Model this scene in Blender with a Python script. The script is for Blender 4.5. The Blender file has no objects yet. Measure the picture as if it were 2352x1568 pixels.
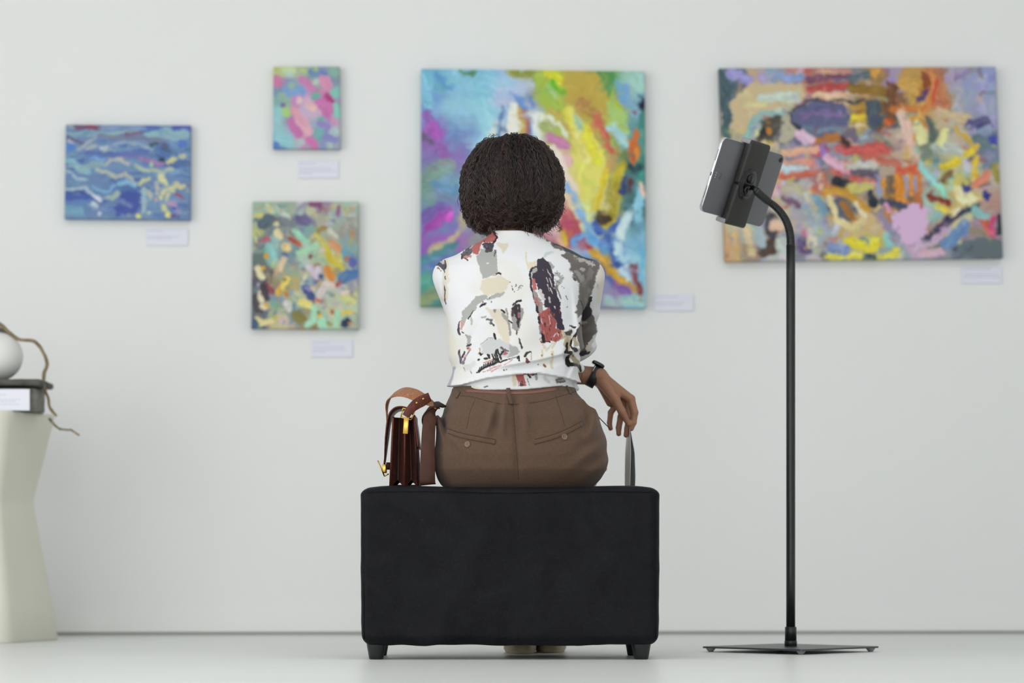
import bpy, bmesh, math, random
import numpy as np
from mathutils import Vector, Matrix
from mathutils.bvhtree import BVHTree

# ------------------------------------------------------------------ camera
FPX = 6533.3          # focal length in pixels of the 2352 px wide frame (100 mm on 36 mm)
CXP, HZ = 1176.0, 1267.5   # principal column and horizon row
CAMZ = 0.26
sc = bpy.context.scene
col = sc.collection
cam = bpy.data.cameras.new('camera')
cam.lens = 100.0
cam.sensor_width = 36.0
cam.shift_y = (HZ - 784.0) / 2352.0
cam.clip_end = 60
cam.dof.use_dof = True
cam.dof.focus_distance = 7.02
cam.dof.aperture_fstop = 2.1
camo = bpy.data.objects.new('camera', cam)
camo.location = (0, 0, CAMZ)
camo.rotation_euler = (math.pi / 2, 0, 0)
col.objects.link(camo)
sc.camera = camo

# ------------------------------------------------------------------ light
world = bpy.data.worlds.new('world')
sc.world = world
world.use_nodes = True
world.node_tree.nodes['Background'].inputs[0].default_value = (0.93, 0.97, 1.0, 1)
world.node_tree.nodes['Background'].inputs[1].default_value = 1.0
def area(name, loc, rot, sx, sy, power, c=(1, 1, 1)):
    l = bpy.data.lights.new(name, 'AREA')
    l.shape = 'RECTANGLE'; l.size = sx; l.size_y = sy; l.energy = power; l.color = c
    o = bpy.data.objects.new(name, l); o.location = loc; o.rotation_euler = rot
    col.objects.link(o)
    return o
# daylight entering through the tall windows of the left wall and of the wall behind the viewer
area('window_daylight', (-3.55, 4.0, 1.40), (0, -math.pi / 2, 0), 2.4, 5.0, 150, (1.0, 1.0, 0.99))
area('window_daylight', (-0.6, -2.55, 1.35), (math.pi / 2, 0, 0), 5.6, 2.3, 240, (0.97, 0.99, 1.0))
# gallery ceiling light strip
area('ceiling_light', (0.9, 5.4, 3.45), (0, 0, 0), 5.0, 1.2, 58, (0.98, 0.99, 1.0))
sc.view_settings.view_transform = 'Standard'
sc.view_settings.look = 'None'
sc.view_settings.gamma = 1.0
sc.view_settings.use_curve_mapping = False
sc.view_settings.exposure = -0.72

# ------------------------------------------------------------------ helpers
def P(px, py, Y):
    """photo pixel at a depth -> point of the room"""
    return np.array([(px - CXP) * Y / FPX, Y, CAMZ + (HZ - py) * Y / FPX])
def to_px(V):
    return CXP + FPX * V[:, 0] / V[:, 1], HZ - FPX * (V[:, 2] - CAMZ) / V[:, 1]
def lin(c):
    c = np.asarray(c, float)
    return np.where(c <= 0.04045, c / 12.92, ((c + 0.055) / 1.055) ** 2.4)
def hx(s):
    return np.array([int(s[i:i + 2], 16) / 255 for i in (0, 2, 4)])
def hl(s, g=1.0):
    return tuple(np.clip(lin(hx(s)) * g, 0, 0.95)) + (1,)

def fast_mesh(name, V, F, smooth=True):
    """V (n,3); F list of faces or (m,4)/(m,3) int array"""
    me = bpy.data.meshes.new(name)
    V = np.asarray(V, np.float32)
    if isinstance(F, np.ndarray):
        m, k = F.shape
        me.vertices.add(len(V)); me.vertices.foreach_set('co', V.ravel())
        me.loops.add(m * k); me.loops.foreach_set('vertex_index', F.astype(np.int32).ravel())
        me.polygons.add(m)
        me.polygons.foreach_set('loop_start', np.arange(0, m * k, k, dtype=np.int32))
        me.update(calc_edges=True); me.validate()
    else:
        me.from_pydata([tuple(map(float, v)) for v in V], [], [tuple(map(int, f)) for f in F])
    me.polygons.foreach_set('use_smooth', np.full(len(me.polygons), smooth, bool))
    me.update()
    return me

def wloc(o):
    v = Vector((0, 0, 0))
    while o is not None:
        v += o.location; o = o.parent
    return np.array(v)

def obj(name, VF, mat, parent=None, smooth=True, base=None, colors=None, label=None):
    """one mesh object; vertices are given in room coordinates"""
    V, F = VF
    V = np.asarray(V, float)
    off = wloc(parent) if parent is not None else (np.zeros(3) if base is None else np.asarray(base, float))
    me = fast_mesh(name, V - off, F, smooth)
    if colors is not None:
        a = me.color_attributes.new('Col', 'FLOAT_COLOR', 'POINT')
        c4 = np.ones((len(V), 4), np.float32); c4[:, :3] = colors
        a.data.foreach_set('color', c4.ravel())
    me.materials.append(mat)
    o = bpy.data.objects.new(name, me)
    if parent is not None: o.parent = parent
    else: o.location = off
    col.objects.link(o)
    if label: o['label'] = label
    return o

def tag(o, label, cat, group=None):
    o['label'] = label; o['category'] = cat
    if group: o['group'] = group
    return o
def thing(name, loc, label, cat, group=None):
    o = bpy.data.objects.new(name, None); o.location = loc; o.empty_display_size = 0.05
    col.objects.link(o)
    return tag(o, label, cat, group)
def struct(o):
    o['kind'] = 'structure'; return o

def join(*parts):
    Vs, Fs, n = [], [], 0
    for V, F in parts:
        Vs.append(np.asarray(V, float))
        Fs += [tuple(int(i) + n for i in f) for f in F]
        n += len(V)
    return np.vstack(Vs), Fs

def bm_out(bm):
    bm.verts.index_update()
    V = np.array([v.co[:] for v in bm.verts]); F = [tuple(v.index for v in f.verts) for f in bm.faces]
    bm.free()
    return V, F
def box(lo, hi, bev=0.0, seg=2, M=None):
    bm = bmesh.new()
    bmesh.ops.create_cube(bm, size=1)
    lo, hi = np.array(lo, float), np.array(hi, float)
    for v in bm.verts:
        v.co = Vector((lo + hi) / 2 + np.array(v.co[:]) * (hi - lo))
    if bev > 0:
        bmesh.ops.bevel(bm, geom=bm.edges[:], offset=bev, segments=seg, affect='EDGES', profile=0.5)
    V, F = bm_out(bm)
    if M is not None: V = V @ np.array(M)[:3, :3].T + np.array(M)[:3, 3]
    return V, F
def xform(VF, R=None, t=(0, 0, 0)):
    V, F = VF
    if R is not None: V = V @ np.asarray(R).T
    return V + np.asarray(t), F

def frames(pts, up=None):
    pts = np.asarray(pts, float)
    T = np.gradient(pts, axis=0); T /= np.linalg.norm(T, axis=1)[:, None] + 1e-12
    if up is None:
        up = np.array([0, 0, 1.0]) if abs(T[0, 2]) < 0.9 else np.array([1.0, 0, 0])
    N = np.zeros_like(pts); n = up - T[0] * (up @ T[0]); n /= np.linalg.norm(n)
    for i in range(len(pts)):
        n = n - T[i] * (n @ T[i]); n /= np.linalg.norm(n) + 1e-12
        N[i] = n
    return T, N, np.cross(T, N)
def tube(pts, r, seg=12, caps=True, up=None, r2=None):
    pts = np.asarray(pts, float); n = len(pts)
    r = np.broadcast_to(np.asarray(r, float), (n,)); r2 = r if r2 is None else np.broadcast_to(np.asarray(r2, float), (n,))
    T, N, B = frames(pts, up)
    a = np.linspace(0, 2 * math.pi, seg, endpoint=False)
    V = pts[:, None] + N[:, None] * (np.cos(a)[None, :, None] * r[:, None, None]) + B[:, None] * (np.sin(a)[None, :, None] * r2[:, None, None])
    V = V.reshape(-1, 3)
    F = [(i * seg + j, i * seg + (j + 1) % seg, (i + 1) * seg + (j + 1) % seg, (i + 1) * seg + j) for i in range(n - 1) for j in range(seg)]
    if caps:
        F.append(tuple(range(seg))[::-1]); F.append(tuple((n - 1) * seg + j for j in range(seg)))
    return V, F
def smooth_path(pts, n):
    """Catmull-Rom through control points"""
    p = np.asarray(pts, float); p = np.vstack([2 * p[0] - p[1], p, 2 * p[-1] - p[-2]])
    out = []; m = len(p) - 3
    for t in np.linspace(0, m - 1e-9, n):
        i = int(t); u = t - i
        a, b, c, d = p[i:i + 4]
        out.append(0.5 * (2 * b + (c - a) * u + (2 * a - 5 * b + 4 * c - d) * u * u + (3 * b - a - 3 * c + d) * u ** 3))
    return np.array(out)
def ribbon(pts, side, w, th, n=40):
    """flat strap: path, width direction(s), width(s), thickness"""
    k = len(pts)
    path = smooth_path(pts, n)
    side = np.asarray(side, float)
    if side.ndim == 1: side = np.tile(side, (k, 1))
    S = smooth_path(side, n)
    T = np.gradient(path, axis=0); T /= np.linalg.norm(T, axis=1)[:, None]
    S = S - T * np.sum(S * T, 1)[:, None]; S /= np.linalg.norm(S, axis=1)[:, None]
    N = np.cross(T, S)
    w = np.interp(np.linspace(0, 1, n), np.linspace(0, 1, np.size(w)), np.atleast_1d(w))[:, None]
    e = th * 0.3
    prof = [(-.5, -.5, 0, e), (-.5, -.5, e, 0), (.5, -.5, -e, 0), (.5, -.5, 0, e), (.5, .5, 0, -e), (.5, .5, -e, 0), (-.5, .5, e, 0), (-.5, .5, 0, -e)]
    rows = [path + S * (w * a + ea) + N * (th * b + eb) for a, b, ea, eb in prof]
    V = np.stack(rows, 1).reshape(-1, 3); s = 8
    F = [(i * s + j, i * s + (j + 1) % s, (i + 1) * s + (j + 1) % s, (i + 1) * s + j) for i in range(n - 1) for j in range(s)]
    F.append(tuple(range(s))[::-1]); F.append(tuple((n - 1) * s + j for j in range(s)))
    return V, F
def lathe(profile, c, seg=32, axis=None):
    """profile [(r,h)...] about z through c"""
    pr = np.asarray(profile, float); a = np.linspace(0, 2 * math.pi, seg, endpoint=False)
    V = np.stack([pr[:, 0, None] * np.cos(a), pr[:, 0, None] * np.sin(a), np.broadcast_to(pr[:, 1, None], (len(pr), seg))], -1).reshape(-1, 3)
    n = len(pr)
    F = [(i * seg + j, i * seg + (j + 1) % seg, (i + 1) * seg + (j + 1) % seg, (i + 1) * seg + j) for i in range(n - 1) for j in range(seg)]
    F.append(tuple(range(seg))[::-1]); F.append(tuple((n - 1) * seg + j for j in range(seg)))
    if axis is not None: V = V @ np.asarray(axis).T     # columns: image of x, y, z
    return V + np.asarray(c), F
def dense_box(lo, hi, r, n):
    """rounded box with n=(nx,ny,nz) cells, welded"""
    lo, hi = np.asarray(lo, float), np.asarray(hi, float); c = (lo + hi) / 2; h = (hi - lo) / 2
    def axis_pts(k, i):
        m = max(2, k); inner = np.linspace(-(h[i] - r), h[i] - r, m)
        e = [-h[i] + r * (1 - math.tan(t)) for t in np.linspace(math.pi / 4, 0.12, 4)]
        return np.concatenate([e, inner, [-x for x in e[::-1]]])
    ax = [axis_pts(n[i], i) for i in range(3)]
    bm = bmesh.new()
    for i in range(3):
        j, k = (i + 1) % 3, (i + 2) % 3
        for s in (-1, 1):
            g = []
            for a in ax[j]:
                row = []
                for b in ax[k]:
                    p = np.zeros(3); p[i] = s * h[i]; p[j] = a; p[k] = b
                    q = np.clip(p, -(h - r), h - r); d = p - q; L = np.linalg.norm(d)
                    row.append(bm.verts.new(Vector(c + q + (d / L * r if L > 0 else 0))))
                g.append(row)
            for a in range(len(g) - 1):
                for b in range(len(g[0]) - 1):
                    f = (g[a][b], g[a + 1][b], g[a + 1][b + 1], g[a][b + 1])
                    bm.faces.new(f if s > 0 else f[::-1])
    bmesh.ops.remove_doubles(bm, verts=bm.verts[:], dist=1e-5)
    return bm_out(bm)
def extrude_poly(poly, z0, z1, bev=0.0):
    bm = bmesh.new()
    vs = [bm.verts.new((p[0], p[1], z0)) for p in poly]
    f = bm.faces.new(vs)
    r = bmesh.ops.extrude_face_region(bm, geom=[f])
    for v in r['geom']:
        if isinstance(v, bmesh.types.BMVert): v.co.z = z1
    bmesh.ops.recalc_face_normals(bm, faces=bm.faces[:])
    if bev > 0:
        bmesh.ops.bevel(bm, geom=[e for e in bm.edges if abs(e.verts[0].co.z - e.verts[1].co.z) < 1e-7], offset=bev, segments=2, affect='EDGES', profile=0.5)
    return bm_out(bm)
def round_rect(w, h, r, n=6):
    out = []
    for cx, cy, a0 in ((w / 2 - r, h / 2 - r, 0), (-w / 2 + r, h / 2 - r, 90), (-w / 2 + r, -h / 2 + r, 180), (w / 2 - r, -h / 2 + r, 270)):
        for k in range(n + 1):
            a = math.radians(a0 + 90 * k / n); out.append((cx + r * math.cos(a), cy + r * math.sin(a)))
    return out

# value noise ------------------------------------------------------
_rt = np.random.RandomState(7).rand(256, 256)
def vnoise(x, y, s=0):
    x = np.asarray(x, float) + 37.7 * s; y = np.asarray(y, float) + 91.3 * s
    xi = np.floor(x).astype(int); yi = np.floor(y).astype(int)
    u = x - xi; v = y - yi; u = u * u * (3 - 2 * u); v = v * v * (3 - 2 * v)
    a = _rt[xi & 255, yi & 255]; b = _rt[(xi + 1) & 255, yi & 255]; c = _rt[xi & 255, (yi + 1) & 255]; d = _rt[(xi + 1) & 255, (yi + 1) & 255]
    return (a * (1 - u) + b * u) * (1 - v) + (c * (1 - u) + d * u) * v
def fbm(x, y, s=0, o=3):
    r = 0; a = 0.5; t = 0
    for k in range(o):
        r = r + a * vnoise(x * 2 ** k, y * 2 ** k, s + k * 3); t += a; a *= 0.5
    return r / t
def sstep(a, b, x):
    t = np.clip((x - a) / (b - a), 0, 1); return t * t * (3 - 2 * t)

class Paint:
    """paints sRGB colours onto points given in 2D design coordinates"""
    def __init__(self, x, y, base):
        self.x = np.asarray(x, float); self.y = np.asarray(y, float)
        self.c = np.tile(np.asarray(base, float), (len(self.x), 1)) if np.ndim(base) == 1 else np.array(base, float)
        self.seed = 1; self.bristle = 0.0
    def warp(self, big, fb, small, fs, seed):
        x, y = self.x.copy(), self.y.copy()
        self.x = x + (fbm(x * fb, y * fb, seed) - .5) * big + (fbm(x * fs, y * fs, seed + 4) - .5) * small
        self.y = y + (fbm(x * fb, y * fb, seed + 7) - .5) * big + (fbm(x * fs, y * fs, seed + 11) - .5) * small
        return self
    def _sel(self, pts, pad):
        p = np.asarray(pts, float)
        return np.nonzero((self.x > p[:, 0].min() - pad) & (self.x < p[:, 0].max() + pad) & (self.y > p[:, 1].min() - pad) & (self.y < p[:, 1].max() + pad))[0]
    def _mix(self, i, m, c):
        c = hx(c) if isinstance(c, str) else np.asarray(c)
        self.c[i] = self.c[i] * (1 - m[:, None]) + c * m[:, None]
    def stroke(self, pts, w, c, rag=0.0, dry=0.0, soft=1.0, a=1.0, f=0.12):
        pts = np.asarray(pts, float); ws = np.interp(np.linspace(0, 1, len(pts)), np.linspace(0, 1, np.size(w)), np.atleast_1d(np.asarray(w, float))) / 2
        self.seed += 1; s = self.seed % 97
        if len(pts) == 1: pts = np.vstack([pts, pts + 0.01]); ws = np.repeat(ws, 2)
        i = self._sel(pts, ws.max() + rag + soft + 2)
        if len(i) == 0: return
        x, y = self.x[i], self.y[i]
        best = np.full(len(i), 1e9); along = np.zeros(len(i)); acc = 0; cr = np.zeros(len(i))
        for k in range(len(pts) - 1):
            A, B = pts[k], pts[k + 1]; d = B - A; L = math.hypot(*d) + 1e-9
            t = np.clip(((x - A[0]) * d[0] + (y - A[1]) * d[1]) / L ** 2, 0, 1)
            ex, ey = x - A[0] - t * d[0], y - A[1] - t * d[1]
            dist = np.hypot(ex, ey) - (ws[k] + (ws[k + 1] - ws[k]) * t)
            q = dist < best
            best[q] = dist[q]; along[q] = acc + t[q] * L; cr[q] = ((x - A[0]) * -d[1] + (y - A[1]) * d[0])[q] / L
            acc += L
        if rag: best = best + (fbm(x * f, y * f, s, 3) - 0.5) * 2 * rag
        m = a * (1 - sstep(-soft, soft, best))
        if dry:
            n = fbm(cr * 0.45, along * 0.05, s + 5, 3)
            m = m * (1 - dry * sstep(0.5, 0.62, n))
        if self.bristle:
            c = hx(c) if isinstance(c, str) else np.asarray(c)
            c = np.clip(c[None] + ((fbm(cr * .35, along * .04, s + 8, 3) - .5) * self.bristle)[:, None], .02, .96)
        self._mix(i, m, c)
    def poly(self, pts, c, rag=0.0, soft=1.0, a=1.0, f=0.12, dry=0.0, ang=90):
        pts = np.asarray(pts, float); self.seed += 1; s = self.seed % 97
        i = self._sel(pts, rag + soft + 2)
        if len(i) == 0: return
        x, y = self.x[i], self.y[i]; best = np.full(len(i), 1e9); ins = np.zeros(len(i), bool)
        for k in range(len(pts)):
            A, B = pts[k], pts[(k + 1) % len(pts)]; d = B - A; L2 = d @ d + 1e-9
            t = np.clip(((x - A[0]) * d[0] + (y - A[1]) * d[1]) / L2, 0, 1)
            best = np.minimum(best, np.hypot(x - A[0] - t * d[0], y - A[1] - t * d[1]))
            if A[1] != B[1]:
                ins ^= ((A[1] > y) != (B[1] > y)) & (x < d[0] * (y - A[1]) / d[1] + A[0])
        sd = np.where(ins, -best, best)
        if rag: sd = sd + (fbm(x * f, y * f, s, 3) - 0.5) * 2 * rag
        m = a * (1 - sstep(-soft, soft, sd))
        if dry:
            ca, sa = math.cos(math.radians(ang)), math.sin(math.radians(ang))
            n = fbm((-x * sa + y * ca) * 0.3, (x * ca + y * sa) * 0.05, s + 5, 3)
            m = m * (1 - dry * sstep(0.5, 0.62, n))
        self._mix(i, m, c)
    def dots(self, pts, n, r, c, rng, seedbox=None):
        x0, y0, x1, y1 = pts
        for _ in range(n):
            q = (rng.uniform(x0, x1), rng.uniform(y0, y1)); rr = rng.uniform(*r); a = rng.uniform(0, 6.28)
            self.stroke([q, (q[0] + rr * 1.5 * math.cos(a), q[1] + rr * 1.5 * math.sin(a))], rr, c, rag=rr * .4, soft=.8)

# materials ----------------------------------------------------------
def mat(name, c, rough=0.5, metal=0.0, spec=0.5, bump=None, var=None, **kw):
    """c: sRGB hex; bump=(scale, strength, detail); var=(scale, amount) value variation"""
    m = bpy.data.materials.new(name); m.use_nodes = True
    nt = m.node_tree; b = nt.nodes['Principled BSDF']
    b.inputs['Roughness'].default_value = rough; b.inputs['Metallic'].default_value = metal
    b.inputs['Specular IOR Level'].default_value = spec
    if c == 'Col':
        a = nt.nodes.new('ShaderNodeVertexColor'); a.layer_name = 'Col'; src = a.outputs[0]
    else:
        rgb = nt.nodes.new('ShaderNodeRGB'); rgb.outputs[0].default_value = hl(c) if isinstance(c, str) else tuple(c); src = rgb.outputs[0]
    tc = nt.nodes.new('ShaderNodeTexCoord')
    if var:
        n = nt.nodes.new('ShaderNodeTexNoise'); n.inputs['Scale'].default_value = var[0]; n.inputs['Detail'].default_value = 4
        nt.links.new(tc.outputs['Object'], n.inputs['Vector'])
        mr = nt.nodes.new('ShaderNodeMapRange'); mr.inputs[1].default_value = 0.3; mr.inputs[2].default_value = 0.7
        mr.inputs[3].default_value = 1 - var[1]; mr.inputs[4].default_value = 1 + var[1]
        nt.links.new(n.outputs[0], mr.inputs[0])
        h = nt.nodes.new('ShaderNodeHueSaturation'); nt.links.new(src, h.inputs['Color']); nt.links.new(mr.outputs[0], h.inputs['Value'])
        src = h.outputs[0]
    nt.links.new(src, b.inputs['Base Color'])
    if bump:
        n = nt.nodes.new('ShaderNodeTexNoise'); n.inputs['Scale'].default_value = bump[0]; n.inputs['Detail'].default_value = bump[2] if len(bump) > 2 else 3
        nt.links.new(tc.outputs['Object'], n.inputs['Vector'])
        bp = nt.nodes.new('ShaderNodeBump'); bp.inputs['Strength'].default_value = bump[1]; bp.inputs['Distance'].default_value = 0.002
        nt.links.new(n.outputs[0], bp.inputs['Height']); nt.links.new(bp.outputs[0], b.inputs['Normal'])
    for k, v in kw.items(): b.inputs[k.replace('_', ' ')].default_value = v
    return m
# ------------------------------------------------------------------ room
WT = math.tan(math.radians(3.0)); WY = 8.91
def wallY(px, off=0.0):
    return (WY - off) / (1 - WT * (px - CXP) / FPX)
def WP(px, py, off=0.0):
    return P(px, py, wallY(px, off))

M_wall = mat('wall_paint', 'edeeed', 0.75, spec=0.25, bump=(60, 0.03), var=(1.2, 0.012))
M_ceil = mat('ceiling_paint', 'eeeeec', 0.9, spec=0.1, bump=(40, 0.02))
M_trim = mat('trim_paint', 'eeeeec', 0.5, spec=0.3, bump=(30, 0.02))
# glossy pale floor coating with faint lengthwise roller marks
M_floor = mat('floor_coating', 'e2e4e2', 0.32, spec=0.22, var=(2.2, 0.02))
def floor_nodes():
    nt = M_floor.node_tree; b = nt.nodes['Principled BSDF']
    tc = nt.nodes.new('ShaderNodeTexCoord'); mp = nt.nodes.new('ShaderNodeMapping'); mp.inputs['Scale'].default_value = (0.5, 9, 1)
    n = nt.nodes.new('ShaderNodeTexNoise'); n.inputs['Scale'].default_value = 2.0; n.inputs['Detail'].default_value = 5
    nt.links.new(tc.outputs['Object'], mp.inputs[0]); nt.links.new(mp.outputs[0], n.inputs['Vector'])
    mr = nt.nodes.new('ShaderNodeMapRange'); mr.inputs[3].default_value = 0.26; mr.inputs[4].default_value = 0.42
    nt.links.new(n.outputs[0], mr.inputs[0]); nt.links.new(mr.outputs[0], b.inputs['Roughness'])
floor_nodes()
X0, X1, Y0, CH = -3.5, 4.6, -2.5, 3.5
yb = lambda x: WY + WT * x
struct(obj('floor', box((X0 - .2, Y0 - .2, -0.1), (X1 + .2, yb(X1) + .5, 0.0)), M_floor, smooth=False))
struct(obj('ceiling', box((X0 - .2, Y0 - .2, CH), (X1 + .2, yb(X1) + .5, CH + .1)), M_ceil, smooth=False))
def slab(x0, x1, f0, f1, z0, z1):
    V = []
    for z in (z0, z1):
        V += [(x0, f0(x0), z), (x1, f0(x1), z), (x1, f1(x1), z), (x0, f1(x0), z)]
    return np.array(V), [(0, 3, 2, 1), (4, 5, 6, 7), (0, 1, 5, 4), (1, 2, 6, 5), (2, 3, 7, 6), (3, 0, 4, 7)]
struct(obj('wall_back', slab(X0 - .2, X1 + .2, yb, lambda x: yb(x) + .2, 0, CH), M_wall, smooth=False))
struct(obj('baseboard_back', slab(X0, X1, lambda x: yb(x) - .014, lambda x: yb(x) - .0005, 0.0, 0.075), M_trim, smooth=False))
struct(obj('trim_1', slab(X0, X1, lambda x: yb(x) - .018, lambda x: yb(x) - .0145, 0.004, 0.012), mat('grey_seam_strip', '9a9a95', 0.8, bump=(50, .05)), smooth=False))  # thin grey strip along the baseboard foot, darker than the trim
struct(obj('wall_right', box((X1, Y0, 0), (X1 + .2, yb(X1) + .2, CH)), M_wall, smooth=False))
# left wall and the wall behind the viewer, each pierced by two tall windows
def holed(axis, c0, c1, a0, a1, holes, z0, z1):
    parts = []; cur = a0
    def bx(p, q, za, zb):
        return box((c0, p, za), (c1, q, zb)) if axis == 'x' else box((p, c0, za), (q, c1, zb))
    for h0, h1 in holes:
        parts += [bx(cur, h0, 0, CH), bx(h0, h1, 0, z0), bx(h0, h1, z1, CH)]; cur = h1
    parts.append(bx(cur, a1, 0, CH))
    return join(*parts)
LH = [(1.5, 3.9), (4.1, 6.5)]; RH = [(-3.2, -0.7), (-0.5, 2.0)]
struct(obj('wall_left', holed('x', X0 - .2, X0, Y0, yb(X0) + .2, LH, 0.15, 2.65), M_wall, smooth=False))
struct(obj('wall_rear', holed('y', Y0 - .2, Y0, X0 - .2, X1 + .2, RH, 0.15, 2.55), M_wall, smooth=False))
M_frame = mat('window_frame_paint', 'd8d8d6', 0.45, bump=(40, .02))
k = 1
for axis, hs, c, zt in (('x', LH, X0 - .1, 2.65), ('y', RH, Y0 - .1, 2.55)):
    for h0, h1 in hs:
        parts = []
        for p, q, za, zb in ((h0, h0 + .05, .15, zt), (h1 - .05, h1, .15, zt), (h0, h1, .15, .2), (h0, h1, zt - .05, zt), ((h0 + h1) / 2 - .02, (h0 + h1) / 2 + .02, .15, zt)):
            parts.append(box((c - .03, p, za), (c + .03, q, zb)) if axis == 'x' else box((p, c - .03, za), (q, c + .03, zb)))
        struct(obj('window_%d' % k, join(*parts), M_frame, smooth=False)); k += 1
# ------------------------------------------------------------------ paintings
GAIN = 1.28
M_canvas = mat('painted_canvas', 'Col', 0.55, spec=0.3, bump=(420, 0.25, 2))
def color_grid(x, y, rect, grid, warp, seed, hard=0.5):
    """coarse colour plan sampled through a warped lookup so the cells turn into brushy patches"""
    rows = [[hx(c) for c in r.split()] for r in grid.strip().split('\n')]
    G = np.array(rows); nr, nc = G.shape[:2]
    x0, y0, x1, y1 = rect
    u = (x - x0) / (x1 - x0) * nc - 0.5; v = (y - y0) / (y1 - y0) * nr - 0.5
    f = 0.02
    u = u + (fbm(x * f, y * f, seed, 4) - 0.5) * warp; v = v + (fbm(x * f, y * f, seed + 9, 4) - 0.5) * warp
    u = np.clip(u, 0, nc - 1.001); v = np.clip(v, 0, nr - 1.001)
    ui = np.floor(u).astype(int); vi = np.floor(v).astype(int)
    a = u - ui; b = v - vi
    h = hard * 0.5
    a = sstep(h, 1 - h, a); b = sstep(h, 1 - h, b)
    uj = np.minimum(ui + 1, nc - 1); vj = np.minimum(vi + 1, nr - 1)
    a = a[:, None]; b = b[:, None]
    return (G[vi, ui] * (1 - a) + G[vi, uj] * a) * (1 - b) + (G[vj, ui] * (1 - a) + G[vj, uj] * a) * b
def daubs(p, rect, n, w, L, jit, seed, ang=None, pal=None, a=0.8):
    rng = random.Random(seed)
    x0, y0, x1, y1 = rect
    for _ in range(n):
        q = np.array([rng.uniform(x0, x1), rng.uniform(y0, y1)])
        t = rng.uniform(0, 6.28) if ang is None else math.radians(ang + rng.gauss(0, 14))
        ll = rng.uniform(*L); ww = rng.uniform(*w)
        if pal and rng.random() < 0.4: c = hx(rng.choice(pal))
        else:
            i = np.argmin((p.x - q[0]) ** 2 + (p.y - q[1]) ** 2); c = p.c[i].copy()
        c = np.clip(c + np.array([rng.gauss(0, jit) for _ in range(3)]) * .6 + rng.gauss(0, jit), 0.03, 0.93)
        d = np.array([math.cos(t), math.sin(t)]) * ll / 2; b = np.array([-d[1], d[0]]) * rng.uniform(-.4, .4)
        p.stroke([q - d, q + b, q + d], [ww * .8, ww, ww * .6], c, rag=ww * .3, soft=max(1.2, ww * .28), a=a * rng.uniform(.6, 1), f=.1, dry=.3)
def painting(corners, depth, paintfn, label, step=2.0):
    (ax, ay), (bx_, by), (cx, cy), (dx, dy) = corners        # tl tr br bl in the photo
    nx = int((bx_ - ax) / step); ny = int((dy - ay) / step)
    s, t = np.meshgrid(np.linspace(0, 1, nx), np.linspace(0, 1, ny))
    px = ((ax * (1 - s) + bx_ * s) * (1 - t) + (dx * (1 - s) + cx * s) * t).ravel()
    py = ((ay * (1 - s) + by * s) * (1 - t) + (dy * (1 - s) + cy * s) * t).ravel()
    ex = np.minimum(ax, dx), np.maximum(bx_, cx)
    p = paintfn(px, py, (ax, ay, bx_, dy))
    V = np.array([WP(a, b, depth) for a, b in zip(px, py)])
    n = len(V); idx = np.arange(n).reshape(ny, nx)
    # gentle pillow of the stretched cloth at the rim
    edge = np.minimum(np.minimum(s, 1 - s) * nx, np.minimum(t, 1 - t) * ny).ravel()
    nrm = np.array([WT, -1, 0]) / math.hypot(WT, 1)
    V -= nrm * (0.0022 * np.clip(1 - edge / 1.5, 0, 1) ** 2)[:, None]
    F = [(idx[j, i], idx[j + 1, i], idx[j + 1, i + 1], idx[j, i + 1]) for j in range(ny - 1) for i in range(nx - 1)]
    rim = list(idx[0, :]) + list(idx[1:, -1]) + list(idx[-1, -2::-1]) + list(idx[-2:0, 0])
    back = V[rim] - nrm * (depth - 0.004)
    V2 = np.vstack([V, back]); m = len(rim)
    F += [(rim[k], rim[(k + 1) % m], n + (k + 1) % m, n + k) for k in range(m)]
    F.append(tuple(n + k for k in range(m)))
    F = [f if len(f) > 4 or k < len(F) - m - 1 else f for k, f in enumerate(F)]
    C = np.clip(lin(p.c) * GAIN, 0.004, 0.9); C = np.vstack([C, C[rim] * 0.9])
    base = WP((cx + dx) / 2, (cy + dy) / 2, depth / 2)
    o = obj('painting', (V2, F), M_canvas, base=base, colors=C)
    return tag(o, label, 'painting', 'abstract paintings hung on the white wall')

def q(*a):
    return [(a[i], a[i + 1]) for i in range(0, len(a), 2)]
def mapper(x0, y0, s):
    return lambda *a: [(x0 + s * a[i], y0 + s * a[i + 1]) for i in range(0, len(a), 2)]

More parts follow.
